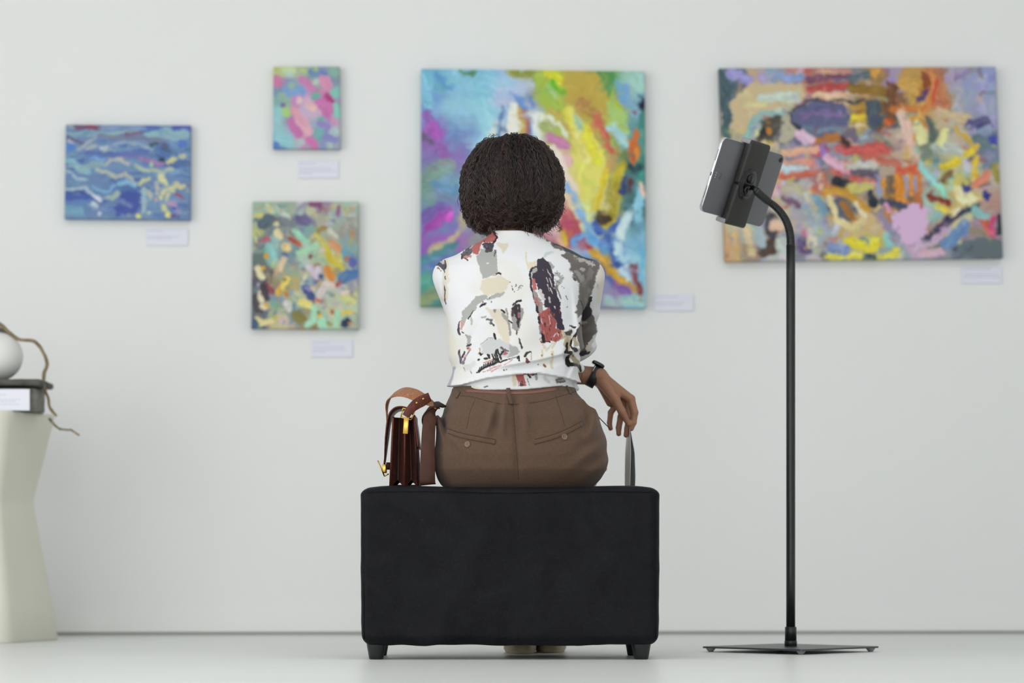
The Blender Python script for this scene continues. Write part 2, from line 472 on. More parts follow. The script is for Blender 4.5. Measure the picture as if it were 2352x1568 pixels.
def paint_center(px, py, r):
    c = color_grid(px, py, r, '''
6aa5c0 7fb2c9 74b0cc 9fb5d0 8f9a4a b5bf3a b09a45 4f8a50 8fb8b0
6f8fc0 8ab8cc 88bccd a9b2cc 9fa8c8 9ab548 ad9a48 a89c48 6f9ab0
8a62a8 6f8fb8 92c4d4 a8c6d4 c8c4b4 a0b050 b89a50 9ab860 5f8a90
756fa0 7f6aa8 92c2d2 b0c4cc 8a9ac0 c0b090 cfcf60 b0905a 3f7a78
6f9088 6f93a8 8fbccc 9fb8c0 c0c0c0 d8b0b8 d0cc60 b0b070 4a7a78
6880a8 7a6fb0 88a8b8 90a0b0 c8a0a0 e0c8b8 cfd088 b8b070 345a60
8a5aa8 a05ab0 8a8a90 9090a0 a05060 c8a8b0 9ab0d0 a0b0b0 7ab0c8
5a70a8 4f8f88 6a9a90 a8a090 b05058 8a4858 5a88c0 4058a0 a0c8d8
4f8a80 8a8a60 88a890 a0a090 7090c0 6a98c8 7090b0 8f80a0 8ab8c8''', 1.4, 3, .2)
    p = Paint(px, py, c).warp(16, .03, 9, .12, 61); p.bristle = .22
    daubs(p, r, 240, (10, 26), (20, 60), .035, 5, a=.5)
    S = p.stroke; K = dict(rag=4, soft=4.5, f=.08)
    S(q(975, 180, 985, 240), 22, '78b4cc', **K); S(q(1000, 172, 1040, 200), 16, '5a90bc', **K)
    S(q(978, 262, 990, 300, 1015, 345, 1028, 370), 26, '8a5aa4', a=.85, **K); S(q(992, 290, 1005, 310), 22, '9a50a8', **K)
    S(q(972, 318, 985, 328), 14, '54506a', **K)
    S(q(985, 400, 1030, 380), 34, '7a9888', a=.7, **K)
    S(q(1000, 420, 1050, 440), 24, '5f8cb4', a=.7, **K)
    S(q(975, 500, 1010, 480), 28, '7058a0', a=.9, **K); S(q(990, 520, 1030, 490), 22, '9a48a4', **K); S(q(1028, 505, 1042, 492), 14, 'c858c0', **K)
    S(q(1070, 470, 1058, 520, 1030, 556, 990, 578), 13, 'b0a488', **K)
    S(q(970, 600, 1000, 585, 1050, 560), 18, '3f8888', a=.8, **K)
    S(q(970, 640, 990, 655), 30, '4f9a84', a=.8, **K); S(q(970, 690, 1010, 670), 30, '94946a', a=.8, **K)
    S(q(1090, 190, 1180, 205), 40, '8cc0d4', a=.6, **K); S(q(1150, 215, 1210, 200), 30, 'a8b4d2', a=.8, **K)
    S(q(1060, 162, 1090, 166), 9, '4f8058', **K); S(q(1165, 164, 1215, 172), 16, '8a9040', **K)
    # upright white form with blue flanks
    p.poly(q(1150, 330, 1162, 262, 1184, 214, 1194, 250, 1192, 330), 'dcdccf', rag=2, soft=2.5)
    S(q(1186, 216, 1204, 250, 1216, 290, 1224, 330), [8, 18, 20, 20], '5c84c2', **K)
    S(q(1194, 248, 1202, 310), 9, 'b89a4a', **K); S(q(1205, 255, 1212, 312), 7, 'b0564a', **K)
    S(q(1154, 246, 1147, 320), 8, '40608e', **K); S(q(1166, 240, 1160, 320), 6, '6f92c8', **K); S(q(1135, 280, 1130, 310), 14, 'c8d4cc', **K)
    S(q(1214, 214, 1224, 240), 12, '6a80bc', **K)
    # green and ochre fan
    p.poly(q(1225, 165, 1290, 160, 1300, 220, 1290, 260, 1250, 262, 1228, 220), '98b048', rag=6, soft=4)
    S(q(1262, 170, 1306, 190), 24, 'c8c830', **K); S(q(1268, 192, 1288, 212), 14, '5cac28', **K); S(q(1262, 205, 1280, 222), 12, '9abc78', **K)
    p.poly(q(1302, 164, 1372, 164, 1384, 195, 1400, 240, 1385, 272, 1340, 262, 1298, 230, 1296, 200), 'b09a44', rag=5, soft=4)
    S(q(1330, 240, 1370, 262), 22, 'a8824a', **K)
    p.poly(q(1374, 165, 1415, 163, 1402, 215, 1388, 195), '4c8848', rag=4, soft=4)
    p.poly(q(1412, 190, 1450, 200, 1455, 240, 1425, 240), '6e9cc0', rag=5, soft=5); S(q(1440, 175, 1480, 200), 24, '90bab0', **K)
    S(q(1262, 255, 1290, 275, 1310, 300), 18, 'b0a050', **K)
    S(q(1222, 262, 1228, 290, 1242, 330), [16, 20, 16], 'd4dad2', **K); S(q(1224, 264, 1256, 272, 1284, 290, 1304, 312), [12, 13, 11, 7], 'd6dace', **K)
    S(q(1255, 290, 1268, 296), 24, '98a468', **K)
    S(q(1262, 318, 1300, 335), 26, 'b878a0', **K); S(q(1295, 360, 1302, 375), 22, 'cf9cb0', a=.8, **K)
    S(q(1270, 350, 1290, 390, 1310, 430), 26, 'e0d0c8', a=.8, **K)
    # yellow leaf
    p.poly(q(1296, 252, 1312, 248, 1345, 285, 1378, 330, 1392, 380, 1385, 425, 1352, 425, 1330, 380, 1318, 320), 'd2cc68', rag=5, soft=4)
    S(q(1302, 262, 1316, 290), 14, 'd0c84c', **K); S(q(1320, 265, 1338, 292), [12, 22], 'a0bca0', **K)
    S(q(1345, 290, 1356, 330, 1370, 372), [16, 20, 16], 'd0c838', **K); S(q(1330, 310, 1345, 370), 16, 'd6d07a', **K)
    S(q(1366, 268, 1388, 302, 1400, 345), [12, 18, 10], 'b85c4a', **K); S(q(1404, 305, 1424, 350, 1426, 385), [8, 8, 8], '8a8c3c', **K)
    p.poly(q(1388, 232, 1414, 226, 1440, 270, 1446, 310, 1430, 312, 1400, 285), '9cbc6c', rag=4, soft=4); S(q(1405, 218, 1420, 250), 12, 'a4b83c', **K)
    S(q(1400, 290, 1436, 330), 20, '9cc4c8', **K)
    p.poly(q(1468, 250, 1484, 240, 1484, 430, 1462, 420, 1460, 320), '3e7c74', rag=4, soft=4); S(q(1474, 300, 1476, 350), 9, '5a9488', **K)
    S(q(1470, 240), 22, '0e1830', rag=3, soft=3); S(q(1456, 258), 11, '7a4a50', rag=2, soft=3)
    p.poly(q(1458, 290, 1466, 312, 1464, 362, 1450, 382, 1438, 366, 1440, 342, 1452, 318), 'c0642e', rag=2, soft=2.5); S(q(1446, 350, 1450, 368), 10, '9c5040', **K); S(q(1460, 340, 1460, 365), 7, 'd08a38', **K)
    S(q(1434, 378, 1450, 392, 1474, 386), [10, 16, 20], '1c3a46', **K); S(q(1478, 400, 1480, 440), 14, '3a8078', **K)
    S(q(1395, 392, 1382, 440, 1368, 482), [16, 18, 14], 'c8b02c', **K); S(q(1428, 380, 1416, 440, 1406, 505), [18, 26, 24], 'b6a832', **K)
    for k in range(5): S(q(1404 + k * 5, 410 + k * 4, 1394 + k * 5, 470 + k * 6), 3, '706a2c', a=.7, soft=2)
    S(q(1376, 498, 1396, 508), 26, '3e3020', rag=5, soft=4); S(q(1390, 522, 1412, 516), 12, 'c8b43a', **K)
    S(q(1362, 510, 1380, 530, 1405, 530, 1424, 508), [10, 14, 14, 10], '3c5ca6', **K)
    S(q(1296, 425, 1325, 470, 1350, 515, 1368, 545), [14, 18, 16, 14], '7ea6ce', **K)
    p.poly(q(1286, 450, 1318, 490, 1342, 540, 1336, 568, 1300, 572, 1282, 520), 'a84a5c', rag=6, soft=4); S(q(1300, 480, 1310, 500), 16, 'c07078', **K)
    S(q(1294, 534, 1300, 560), 13, 'd0b830', **K); S(q(1278, 548, 1288, 562), 12, 'd8b090', **K)
    S(q(1315, 565, 1322, 546, 1345, 538, 1380, 556, 1412, 592), [12, 14, 15, 16, 18], '5e98cc', **K); S(q(1338, 558, 1356, 566), 15, 'a83444', **K)
    S(q(1360, 578, 1396, 600, 1420, 640, 1462, 672), [20, 30, 24, 10], 'c89a38', **K); S(q(1410, 655, 1440, 668), 16, '7a5a9c', **K)
    S(q(1446, 495, 1424, 545, 1408, 570), [20, 26, 20], 'c4dce8', **K); S(q(1420, 560, 1432, 610, 1446, 640), [24, 22, 14], 'b4d2e4', **K)
    S(q(1470, 440, 1468, 500), 22, '84bcd0', **K); S(q(1472, 420, 1480, 440), 12, 'd8b8ac', **K); S(q(1450, 415, 1444, 440), 8, '5c2838', **K); S(q(1434, 412, 1430, 440), 12, '34406c', **K)
    S(q(1395, 545, 1420, 610), 14, '38549c', **K); S(q(1458, 610, 1466, 650, 1472, 690), [14, 18, 10], '7c3a44', **K)
    S(q(1395, 690, 1470, 692), 22, '9cc0b8', a=.8, **K); S(q(1472, 560, 1474, 640), 12, '6aaccc', **K)
    daubs(p, r, 620, (5, 13), (14, 44), .035, 6, a=.62)
    return p
painting([(968, 158), (1481, 164), (1484, 707), (965, 703)], .034, paint_center, 'large colourful abstract canvas with yellow leaf shape directly in front of the seated person')

def paint_right(px, py, r):
    c = color_grid(px, py, r, '''
5a6a78 b09a80 8a90a0 b08a78 9a6a60 7a7a80 9a7a50 9a8aa0 b08a50 a87050 9a94a8 8a90b8
4a5f68 b8a888 b0b8a8 b09a88 a05a50 c0a080 8a6a3a 7a5a48 b8944a b07048 9a9aa4 8f94b0
b0a488 7f9a98 6a6468 5a5a78 5f5a78 6a6070 b09048 4f5a60 b8884a b0a080 b0a898 8a8ca8
6f8088 8a7a68 b8a898 8a84a0 6f7488 8a8a90 7a7f88 a89888 c8b0a0 6f7a68 b0ac80 6f7c90
707880 c08a78 c8a090 a8a0a0 b06a58 b85a50 b06058 a8988a c0a898 98a090 b8b060 a8a090
808890 a8a098 b0a890 9a98a0 8f98a0 505a68 9a8a70 b07838 b06838 8fb0a8 b8a060 a88a80
a8a488 a8a8a0 8a8478 b0a490 9aa4a8 b89a60 c0a878 8a809a b898b8 b08a68 c0b890 90808a
b89a78 988470 a8b0b0 88849a a0a09a 9a9aa8 b0a860 8a98a0 b09ab0 7a7a88 6a747c 7f7a78''', 1.8, 11, .7)
    p = Paint(px, py, c).warp(14, .035, 9, .13, 62); p.bristle = .2
    pal = '4a5560 c8b090 b07048 8f8cc0 c8a8c0 d0b848 7fa4a4 a84a48 2c3038 d8c8b0 6a7c98 8a6a3a'.split()
    daubs(p, r, 620, (7, 18), (12, 36), .06, 12, pal=pal, a=.75)
    S = p.stroke; K = dict(rag=4, soft=3.2, f=.1)
    S(q(1662, 172, 1668, 240, 1664, 290, 1676, 330), [16, 22, 14, 18], '40555c', **K); S(q(1685, 170, 1712, 185), 26, '9490c4', **K)
    p.poly(q(1720, 190, 1680, 240, 1676, 300, 1705, 310, 1730, 265, 1800, 245, 1850, 225, 1850, 190), 'bcaa86', rag=5, soft=3)
    S(q(1745, 225, 1830, 222), 24, 'b4c0b4', **K); S(q(1722, 245, 1750, 240), 14, 'c4bc8a', **K); S(q(1780, 175, 1845, 178), 18, '7c90b8', **K)
    S(q(1712, 330, 1722, 288, 1750, 264, 1795, 255), [14, 15, 14, 10], '86aaa8', **K)
    p.poly(q(1735, 330, 1750, 285, 1785, 262, 1800, 280, 1775, 325), '4a463e', rag=5, soft=3); S(q(1752, 308), 20, '1c1c24', rag=3, soft=2); S(q(1766, 306), 14, 'b07a34', rag=3, soft=2); S(q(1765, 285), 12, '8a6434', rag=3, soft=2)
    p.poly(q(1795, 268, 1812, 258, 1832, 300, 1815, 330, 1790, 325), 'a8a28e', rag=4, soft=3)
    p.poly(q(1815, 258, 1850, 238, 1900, 230, 1945, 245, 1950, 290, 1900, 315, 1850, 308, 1832, 290), '585a7c', rag=4, soft=3); S(q(1845, 262, 1930, 262), 14, '6a5a84', **K); S(q(1850, 295, 1930, 300), 16, '64788a', **K)
    S(q(1810, 258, 1855, 232, 1905, 228, 1985, 236), [5, 6, 7, 5], '3a3c44', **K); S(q(1818, 260, 1834, 296), 6, '34343e', **K)
    S(q(1862, 182, 1950, 176), 18, '6c465c', **K); S(q(1864, 203, 1952, 196), 16, 'a84844', **K); S(q(1880, 165, 1950, 162), 14, 'b8887c', **K)
    S(q(1870, 218, 1985, 216), 14, 'd0b094', **K); S(q(1955, 205, 2045, 212), 24, '84662c', **K); S(q(1960, 180, 2010, 172), 22, '56646c', **K); S(q(2008, 170), 26, 'c08a3c', rag=4, soft=3)
    S(q(1960, 244, 1990, 244), 14, 'a8823c', **K); S(q(1956, 270, 1990, 267), 17, 'd2b834', **K); S(q(1955, 288, 1985, 290), 10, 'c8b48c', **K); S(q(2005, 245, 2010, 285), 32, '46505a', **K)
    S(q(2045, 195, 2050, 270), 24, '6c4630', **K); S(q(2075, 190, 2120, 200, 2110, 230), 34, 'bc944c', **K); S(q(2112, 225, 2125, 210), 16, '44346c', **K); S(q(2144, 165, 2140, 220, 2120, 255), [14, 16, 18], 'c07c44', **K); S(q(2154, 185, 2142, 240), 8, 'c04c3a', **K); S(q(2122, 170, 2128, 195), 14, '7c4424', **K)
    S(q(2050, 248, 2110, 250), 18, 'b8703a', **K); S(q(2075, 260, 2085, 310, 2095, 340), [22, 26, 20], 'd4b4a4', **K); S(q(2040, 280), 20, 'b8582c', rag=4, soft=3); S(q(2105, 290, 2120, 320), 24, 'd0cc94', **K); S(q(2135, 275, 2145, 320), 18, '54605a', **K)
    S(q(1925, 340, 1960, 345, 2035, 342), [18, 26, 24], 'b85450', **K); S(q(1990, 360, 2060, 372), 18, 'b06454', **K); S(q(1930, 325, 1945, 330), 16, '3c2a28', **K); S(q(1860, 322, 1920, 320), 16, 'a0622c', **K)
    S(q(1868, 345, 1900, 350), 24, 'a85060', **K); S(q(1892, 340, 1905, 370), 18, '8c70b4', **K); S(q(1905, 365, 1930, 380), 24, 'cca0b4', **K); S(q(1835, 310, 1860, 320), 24, 'd0b0c4', **K)
    S(q(1800, 350, 1875, 342), 18, 'd0a084', **K); S(q(1800, 372, 1870, 365), 10, 'c88c74', **K); S(q(1800, 385, 1850, 382), 12, 'b0c8d0', **K); S(q(1795, 402, 1875, 396), 10, 'b85a48', **K)
    S(q(1955, 380, 2005, 378), 20, 'b4b4ae', **K); S(q(1960, 395, 2010, 400), 18, '5c5468', **K)
    S(q(2065, 388, 2118, 392), 20, 'c0583a', **K); S(q(2064, 405, 2070, 462), [24, 22], 'c8822e', **K); S(q(2095, 402, 2092, 445), 13, 'c8803a', **K); S(q(2114, 402, 2110, 440), 12, 'c07440', **K); S(q(2082, 410, 2080, 450), 7, '8c8ca8', **K); S(q(2104, 405, 2102, 440), 6, '9094b4', **K)
    S(q(2026, 415, 2034, 442), 14, 'cc882c', **K); S(q(2045, 405, 2042, 440), 18, '6c5c48', **K); S(q(2018, 405, 2020, 450), 12, '8c94b4', **K); S(q(2025, 465, 2075, 475), 18, '44485c', **K)
    S(q(1922, 418, 1950, 432), 24, '20242e', **K); S(q(1955, 430, 1995, 428), 22, 'bcb66c', **K); S(q(1998, 445, 2005, 470), 18, '262a36', **K)
    S(q(1900, 440, 1940, 440, 1975, 465, 1995, 485), [16, 22, 18, 12], 'bc9038', **K); S(q(1905, 455, 1920, 500, 1955, 525, 1985, 505), [16, 18, 18, 14], 'd4c494', **K); S(q(1940, 470, 1960, 500), 16, '946430', **K); S(q(1965, 465, 1985, 495), 10, 'd4c8a8', **K)
    S(q(1800, 430, 1850, 440, 1870, 480), 16, 'b0a894', **K); S(q(1800, 455, 1830, 470), 16, '6c5468', **K); S(q(1870, 450, 1890, 490), 20, '6c90a4', **K)
    p.poly(q(2045, 495, 2090, 470, 2135, 480, 2130, 530, 2105, 560, 2075, 560, 2055, 530), 'c8a8c8', rag=9, soft=3); S(q(2035, 470, 2042, 480), 14, 'cc94b0', **K); S(q(2105, 575, 2140, 555, 2175, 525), 18, 'b8a0b8', **K); S(q(2120, 585, 2160, 580), 18, 'c8a4b4', **K)
    S(q(2035, 540, 2045, 560), 16, '8cc4bc', **K); S(q(2130, 545, 2165, 515, 2210, 490), 14, '3c3450', **K)
    S(q(2175, 560, 2215, 520), 30, '6484ac', **K); p.poly(q(2180, 592, 2215, 555, 2270, 545, 2302, 550, 2304, 594), '5a666c', rag=6, soft=3); S(q(2230, 530, 2275, 545), 16, '8c8470', **K); S(q(2260, 510, 2275, 530), 20, 'bc604c', **K); S(q(2280, 505, 2282, 545), 11, 'c04878', **K); S(q(2294, 500, 2296, 530), 13, '262c38', **K)
    S(q(2150, 478, 2185, 492), 11, 'dccc54', **K); S(q(2185, 490, 2200, 480), 12, 'd8ccA8'.lower(), **K); S(q(2140, 455, 2180, 465), 18, '7c3424', **K); S(q(2118, 380, 2130, 400, 2160, 432), [16, 18, 14], '90c8c4', **K); S(q(2160, 425, 2170, 450), 16, '8cd4c0', **K); S(q(2186, 405, 2180, 440), 9, 'a0c0ac', **K); S(q(2165, 415, 2180, 400), 14, '6c5430', **K)
    S(q(2160, 385, 2200, 372, 2240, 340), [14, 13, 12], 'd2b82c', **K); S(q(2240, 338, 2215, 310, 2190, 295), [12, 12, 10], 'c8a444', **K); S(q(2150, 340, 2200, 345), 26, 'a8b0a8', **K); S(q(2245, 360, 2235, 410), [12, 14], 'd0b440', **K); S(q(2215, 370, 2225, 385), 16, 'b4b8bc', **K); S(q(2165, 260, 2220, 275), 24, 'bca884', **K); S(q(2170, 300, 2160, 330), 14, 'd4d090', **K)
    S(q(2200, 440, 2230, 460), 28, 'd8d0a0', **K); S(q(2220, 432, 2222, 434), 16, '44488c', rag=3, soft=2); S(q(2240, 425, 2270, 400), 20, 'c87c64', **K); S(q(2265, 452), 18, '2c347c', rag=3, soft=2); S(q(2215, 485, 2245, 470), 12, '28384c', **K); S(q(2240, 480, 2260, 500), 18, '84b0b0', **K)
    S(q(2265, 280, 2230, 285), 22, '54547c', **K); S(q(2280, 320), 20, '40489c', rag=4, soft=3); S(q(2240, 320, 2260, 330), 24, '5c7078', **K); S(q(2285, 380, 2290, 410), 14, '8c843c', **K)
    S(q(1955, 555, 1975, 565, 2010, 562), [26, 24, 26], 'd2c434', **K); S(q(1985, 550, 1990, 556), 14, '80908c', **K); S(q(1900, 590, 1978, 588), 16, 'd2ca54', **K); S(q(1985, 588, 2010, 590), 14, '3c505c', **K); S(q(2022, 592, 2060, 578), [14, 22], 'd0c850', **K); S(q(1905, 570, 1945, 575), 20, '7488b0', **K)
    S(q(1755, 575, 1785, 560), 32, '4c3e36', **K); S(q(1770, 500, 1775, 535), 26, '3a3c44', **K); S(q(1780, 515, 1790, 520), 24, 'd4b49c', **K); S(q(1795, 560, 1810, 580), 28, 'b8c0bc', **K); S(q(1840, 560, 1850, 570), 26, '5c4c74', **K); S(q(1862, 550, 1864, 556), 24, 'c8bca8', **K); S(q(1690, 540, 1690, 590), 14, 'c8a878', **K); S(q(1715, 530, 1730, 580), 16, 'ccb890', **K); S(q(1670, 530, 1672, 590), 9, 'c89868', **K); S(q(1745, 530, 1750, 560), 20, '9cacb4', **K)
    daubs(p, r, 520, (4, 11), (9, 26), .05, 13, a=.65); daubs(p, r, 260, (3, 7), (5, 14), .06, 14, pal=pal, a=.5)
    return p
painting([(1652, 157), (2287, 153), (2304, 592), (1666, 600)], .036, paint_right, 'wide abstract canvas crowded with orange, tan and violet patches behind the tablet stand')

def paint_blue(px, py, r):
    u = px + 0; w = py + (fbm(px * .02, py * .03, 21) - .5) * 40
    n = fbm(u * .012, w * .085, 22, 4); n2 = fbm(u * .02, w * .12, 25, 3)
    c = hx('566c98')[None] * (1 - n[:, None]) + hx('6f8fae')[None] * n[:, None]
    c = c + (sstep(.55, .7, n2)[:, None]) * (hx('3a508c') - hx('566c98'))[None] * .9
    c = c + (sstep(.58, .72, fbm(u * .015, w * .1, 29))[:, None]) * (hx('8fa6ac') - hx('6f8fae'))[None]
    p = Paint(px, py, c).warp(9, .05, 5, .2, 63); p.bristle = .12; m = mapper(120, 260, .2169)
    S = p.stroke; K = dict(rag=2.4, soft=2.4, f=.15, a=.82)
    daubs(p, r, 130, (3, 7), (16, 46), .04, 31, ang=5, a=.7)
    S(m(150, 220, 400, 215, 640, 225), 14, '7a98a8', **K); S(m(270, 140, 380, 150, 490, 150), 13, '6a4060', **K); S(m(360, 130, 470, 140), 7, '80304c', **K)
    S(m(520, 150, 760, 140, 980, 150), 12, '7c90b4', **K); S(m(600, 215, 740, 205, 900, 200), 9, '84a8a8', **K); S(m(1000, 230, 1120, 220), 12, '86b0b4', **K); S(m(1030, 150, 1110, 160), 13, '4a5ca4', **K); S(m(1310, 140, 1460, 150), 15, '4656a0', **K)
    S(m(1200, 200, 1300, 240, 1400, 230), 24, '86a8b0', **K); S(m(1380, 330), 20, '4c6cb0', rag=3, soft=2)
    S(m(150, 250, 240, 280, 320, 320), 8, '544c68', **K); S(m(440, 270, 370, 300, 330, 360, 260, 380), [7, 9, 7, 9], 'a0a4a8', **K); S(m(380, 380, 460, 345), 9, 'a8aca4', **K); S(m(515, 360, 570, 355), 8, 'b4b8c0', **K); S(m(170, 290, 210, 305), 8, 'b4b0bc', **K); S(m(190, 360), 16, '4878bc', rag=2, soft=2)
    S(m(500, 235, 700, 250, 900, 260, 1150, 280), [8, 9, 10, 12], '6c7088', **K); S(m(640, 320, 820, 305, 930, 330, 1060, 380), 8, '8c9cb0', **K); S(m(780, 225, 950, 205), 7, '6c4c6c', **K)
    S(m(1040, 330, 1110, 325), 9, '34484c', **K); S(m(1180, 330, 1210, 380), 13, '505468', **K); S(m(1160, 490), 13, '2c4450', rag=2, soft=2)
    S(m(720, 470, 830, 440, 870, 430, 930, 480, 1060, 510, 1160, 545), [5, 6, 7, 6, 6, 9], 'a46c9c', **K)
    S(m(380, 440, 650, 440, 1000, 420), 14, '5064a0', **K); S(m(420, 480, 540, 490), 9, '6c98c4', **K)
    S(m(140, 500, 230, 520, 290, 600, 380, 620), [10, 13, 14, 12], '84b0b4', **K); S(m(300, 590, 400, 550, 520, 540), 13, '84a0a4', **K); S(m(140, 610, 210, 640, 260, 700, 360, 700), [8, 7, 6, 6], '9cb4b8', **K)
    S(m(560, 550, 620, 500, 720, 490, 800, 530), [6, 8, 8, 6], 'b0aca4', **K); S(m(480, 600, 600, 640, 670, 680), [9, 9, 9], 'b4b8a0', **K); S(m(710, 670, 770, 640, 830, 680, 860, 760), 8, 'b8b49c', **K)
    S(m(880, 550, 960, 600, 1100, 600, 1170, 640, 1260, 590), [8, 8, 9, 9, 7], 'b0b89c', **K); S(m(1220, 530, 1260, 500, 1310, 490), [10, 10, 6], 'd0c880', **K); S(m(1350, 465, 1400, 455), 8, 'bcb890', **K); S(m(1050, 545), 11, '9cbc9c', rag=2, soft=2)
    S(m(440, 790, 560, 830, 620, 820, 640, 770), 8, '74a0bc', **K); S(m(700, 750, 800, 720, 860, 770), 11, '7cacc4', **K); S(m(560, 900, 640, 890, 700, 840), [7, 9, 10], 'a4b4a4', **K)
    S(m(140, 830, 300, 830, 400, 900), 8, '30487c', **K); S(m(140, 880, 380, 900), 16, '3c509c', **K); S(m(140, 940, 400, 950), 9, '5878a8', **K); S(m(140, 800, 340, 790, 410, 850, 490, 930), [6, 7, 8, 10], 'a8b4c0', **K); S(m(450, 880, 500, 930), 9, 'd0d0dc', **K); S(m(430, 970, 460, 990), 11, 'c0ccd0', **K); S(m(140, 1020, 300, 1040), 20, '6c98b0', **K); S(m(510, 1070), 10, 'b0bccc', rag=2, soft=2)
    p.poly(m(720, 820, 940, 830, 950, 960, 880, 1040, 680, 1090, 660, 1000, 720, 940), '3e4e92', rag=4, soft=3); S(m(740, 930, 820, 970), 11, '6c80a8', **K)
    S(m(920, 760, 960, 710, 1020, 690), [9, 11, 9], 'c4c48c', **K); S(m(1160, 690, 1200, 750), [18, 6], 'ccc890', **K); S(m(970, 800, 970, 900, 960, 1040), [9, 11, 8], '9cb4b4', **K); S(m(1010, 830, 1040, 880), 12, 'a8b0a0', **K); S(m(1100, 740, 1110, 860), 8, 'b4acA0'.lower(), **K); S(m(1100, 920), 9, 'b49490', rag=2, soft=2)
    S(m(1150, 890, 1200, 820, 1290, 780), [10, 11, 9], 'd0c88c', **K); S(m(1200, 920, 1240, 860, 1290, 820), 7, 'c8c490', **K); S(m(1300, 740, 1340, 780, 1400, 770), [11, 11, 7], 'c8c08c', **K); S(m(1180, 980, 1200, 1030), 9, 'c8c888', **K); S(m(1225, 1075), 13, 'ccc87c', rag=2, soft=1.5); S(m(905, 1095), 14, 'c8c480', rag=2, soft=1.5); S(m(1020, 1045), 9, 'a8b49c', rag=2, soft=1.5)
    S(m(1300, 870, 1350, 870, 1390, 910), [6, 11, 6], '94405c', **K); S(m(1250, 950, 1300, 960), 16, 'b08cac', **K); S(m(1300, 1020, 1350, 1030), 11, '9c8cb0', **K); S(m(1260, 1090, 1340, 1100), 7, '5c4474', **K); S(m(1290, 1000), 9, '4858a0', rag=2, soft=2)
    daubs(p, r, 240, (2.5, 5), (8, 22), .035, 33, ang=4, a=.6)
    return p
painting([(151, 286), (438, 288), (437, 505), (148, 502)], .03, paint_blue, 'small landscape abstract in swirling blues with pale yellow curls, leftmost on the wall', 1.6)

def paint_pink(px, py, r):
    c = color_grid(px, py, r, '''
a8b078 a8c0b0 a0a890 90a890 6880a8 7a88a8 809a98
b07898 8088a8 8898a8 b080a8 88a098 a890a8 78889a
7088a0 7090b8 7894b8 b088b0 a87898 b880a0 80b0a8
78a09c 84a498 9c7ca8 c4a0b4 b890a0 b070a0 9088a8
88b8b8 98a888 b888a0 c8a8b0 b8a0b8 b884a4 80b8b0
90b0b8 8a88a0 b078a0 c498a8 90a0b0 9088b0 a898b0
88b4bc 90a8b8 b080a8 c490a4 709aa0 7c80b0 98a8b0
6080b0 88b0bc a0a8b0 b088a8 8898a0 8088b0 9098a8''', 1.0, 41, .3)
    p = Paint(px, py, c).warp(8, .06, 5, .2, 64); p.bristle = .1; m = mapper(590, 130, .1914); S = p.stroke; K = dict(rag=2, soft=2.5, f=.12)
    S(m(230, 150), 14, 'a4b068', rag=2, soft=2); S(m(330, 150, 450, 150), 11, 'b4c494', **K); S(m(560, 160), 12, 'a4b478', rag=2, soft=2); S(m(710, 150), 12, 'a0b47c', rag=2, soft=2); S(m(640, 180), 12, '5c78ac', rag=2, soft=2); S(m(790, 190, 850, 210), 14, '6c7cac', **K); S(m(920, 190), 22, '7ca094', rag=3, soft=3)
    S(m(230, 270, 250, 330), 20, 'b87098', **K); S(m(540, 270, 600, 300, 660, 370), [16, 18, 18], 'b878a4', **K); S(m(800, 290, 850, 360), 26, 'c084a4', **K); S(m(710, 310), 14, 'a4b8ac', rag=2, soft=2)
    S(m(380, 420, 520, 410), 24, '7494bc', **K); S(m(300, 470, 340, 510), 18, '84a494', **K); S(m(420, 340), 16, '84a494', rag=2, soft=2); S(m(320, 580), 13, '70608c', rag=2, soft=2); S(m(340, 650, 370, 690), 18, '98bc74', **K)
    S(m(690, 480, 730, 480), 14, '649c94', **K); S(m(840, 490, 890, 540), 16, 'a03c78', **K); S(m(940, 440), 18, '78b4a8', rag=2, soft=2); S(m(940, 600, 950, 690), 18, '7cb8ac', **K); S(m(760, 560, 840, 600, 850, 670), 24, 'b86ca0', **K)
    S(m(450, 540, 500, 510), 20, 'b880b0', **K); S(m(520, 530), 16, 'ccb4b8', rag=2, soft=2); S(m(620, 610, 680, 610), 16, 'd4b0ac', **K); S(m(560, 640, 650, 700), 22, 'b8a4bc', **K); S(m(450, 640, 490, 720), 17, 'c890a0', **K)
    S(m(410, 800, 460, 850, 500, 920), [20, 26, 22], 'b46ca0', **K); S(m(520, 780, 620, 900), 22, 'c898a8', **K); S(m(630, 1010, 690, 1070), 20, 'bc6ca0', **K); S(m(770, 760), 16, '6ca098', rag=2, soft=2); S(m(750, 900, 740, 960), 22, '6c9ca0', **K); S(m(760, 820, 850, 830), 17, '887cb0', **K); S(m(830, 960, 940, 1000), 17, '7c7cb0', **K); S(m(930, 890), 20, 'a4b4b8', rag=2, soft=2)
    S(m(270, 990, 370, 1010), 26, '88b8c0', **K); S(m(220, 1050), 16, '4c70b0', rag=2, soft=2); S(m(230, 640, 230, 760), 14, '88b8bc', **K); S(m(520, 1030), 18, 'a4b0b4', rag=2, soft=2); S(m(870, 1070), 16, 'a0b0b0', rag=2, soft=2); S(m(900, 740, 940, 790), 12, 'b888a8', **K)
    daubs(p, r, 70, (4, 9), (6, 18), .03, 43, a=.5)
    return p
painting([(628, 153), (780, 153), (782, 342), (627, 341)], .03, paint_pink, 'smallest abstract canvas, pink blossoms on pale blue, hung above the green one', 1.6)

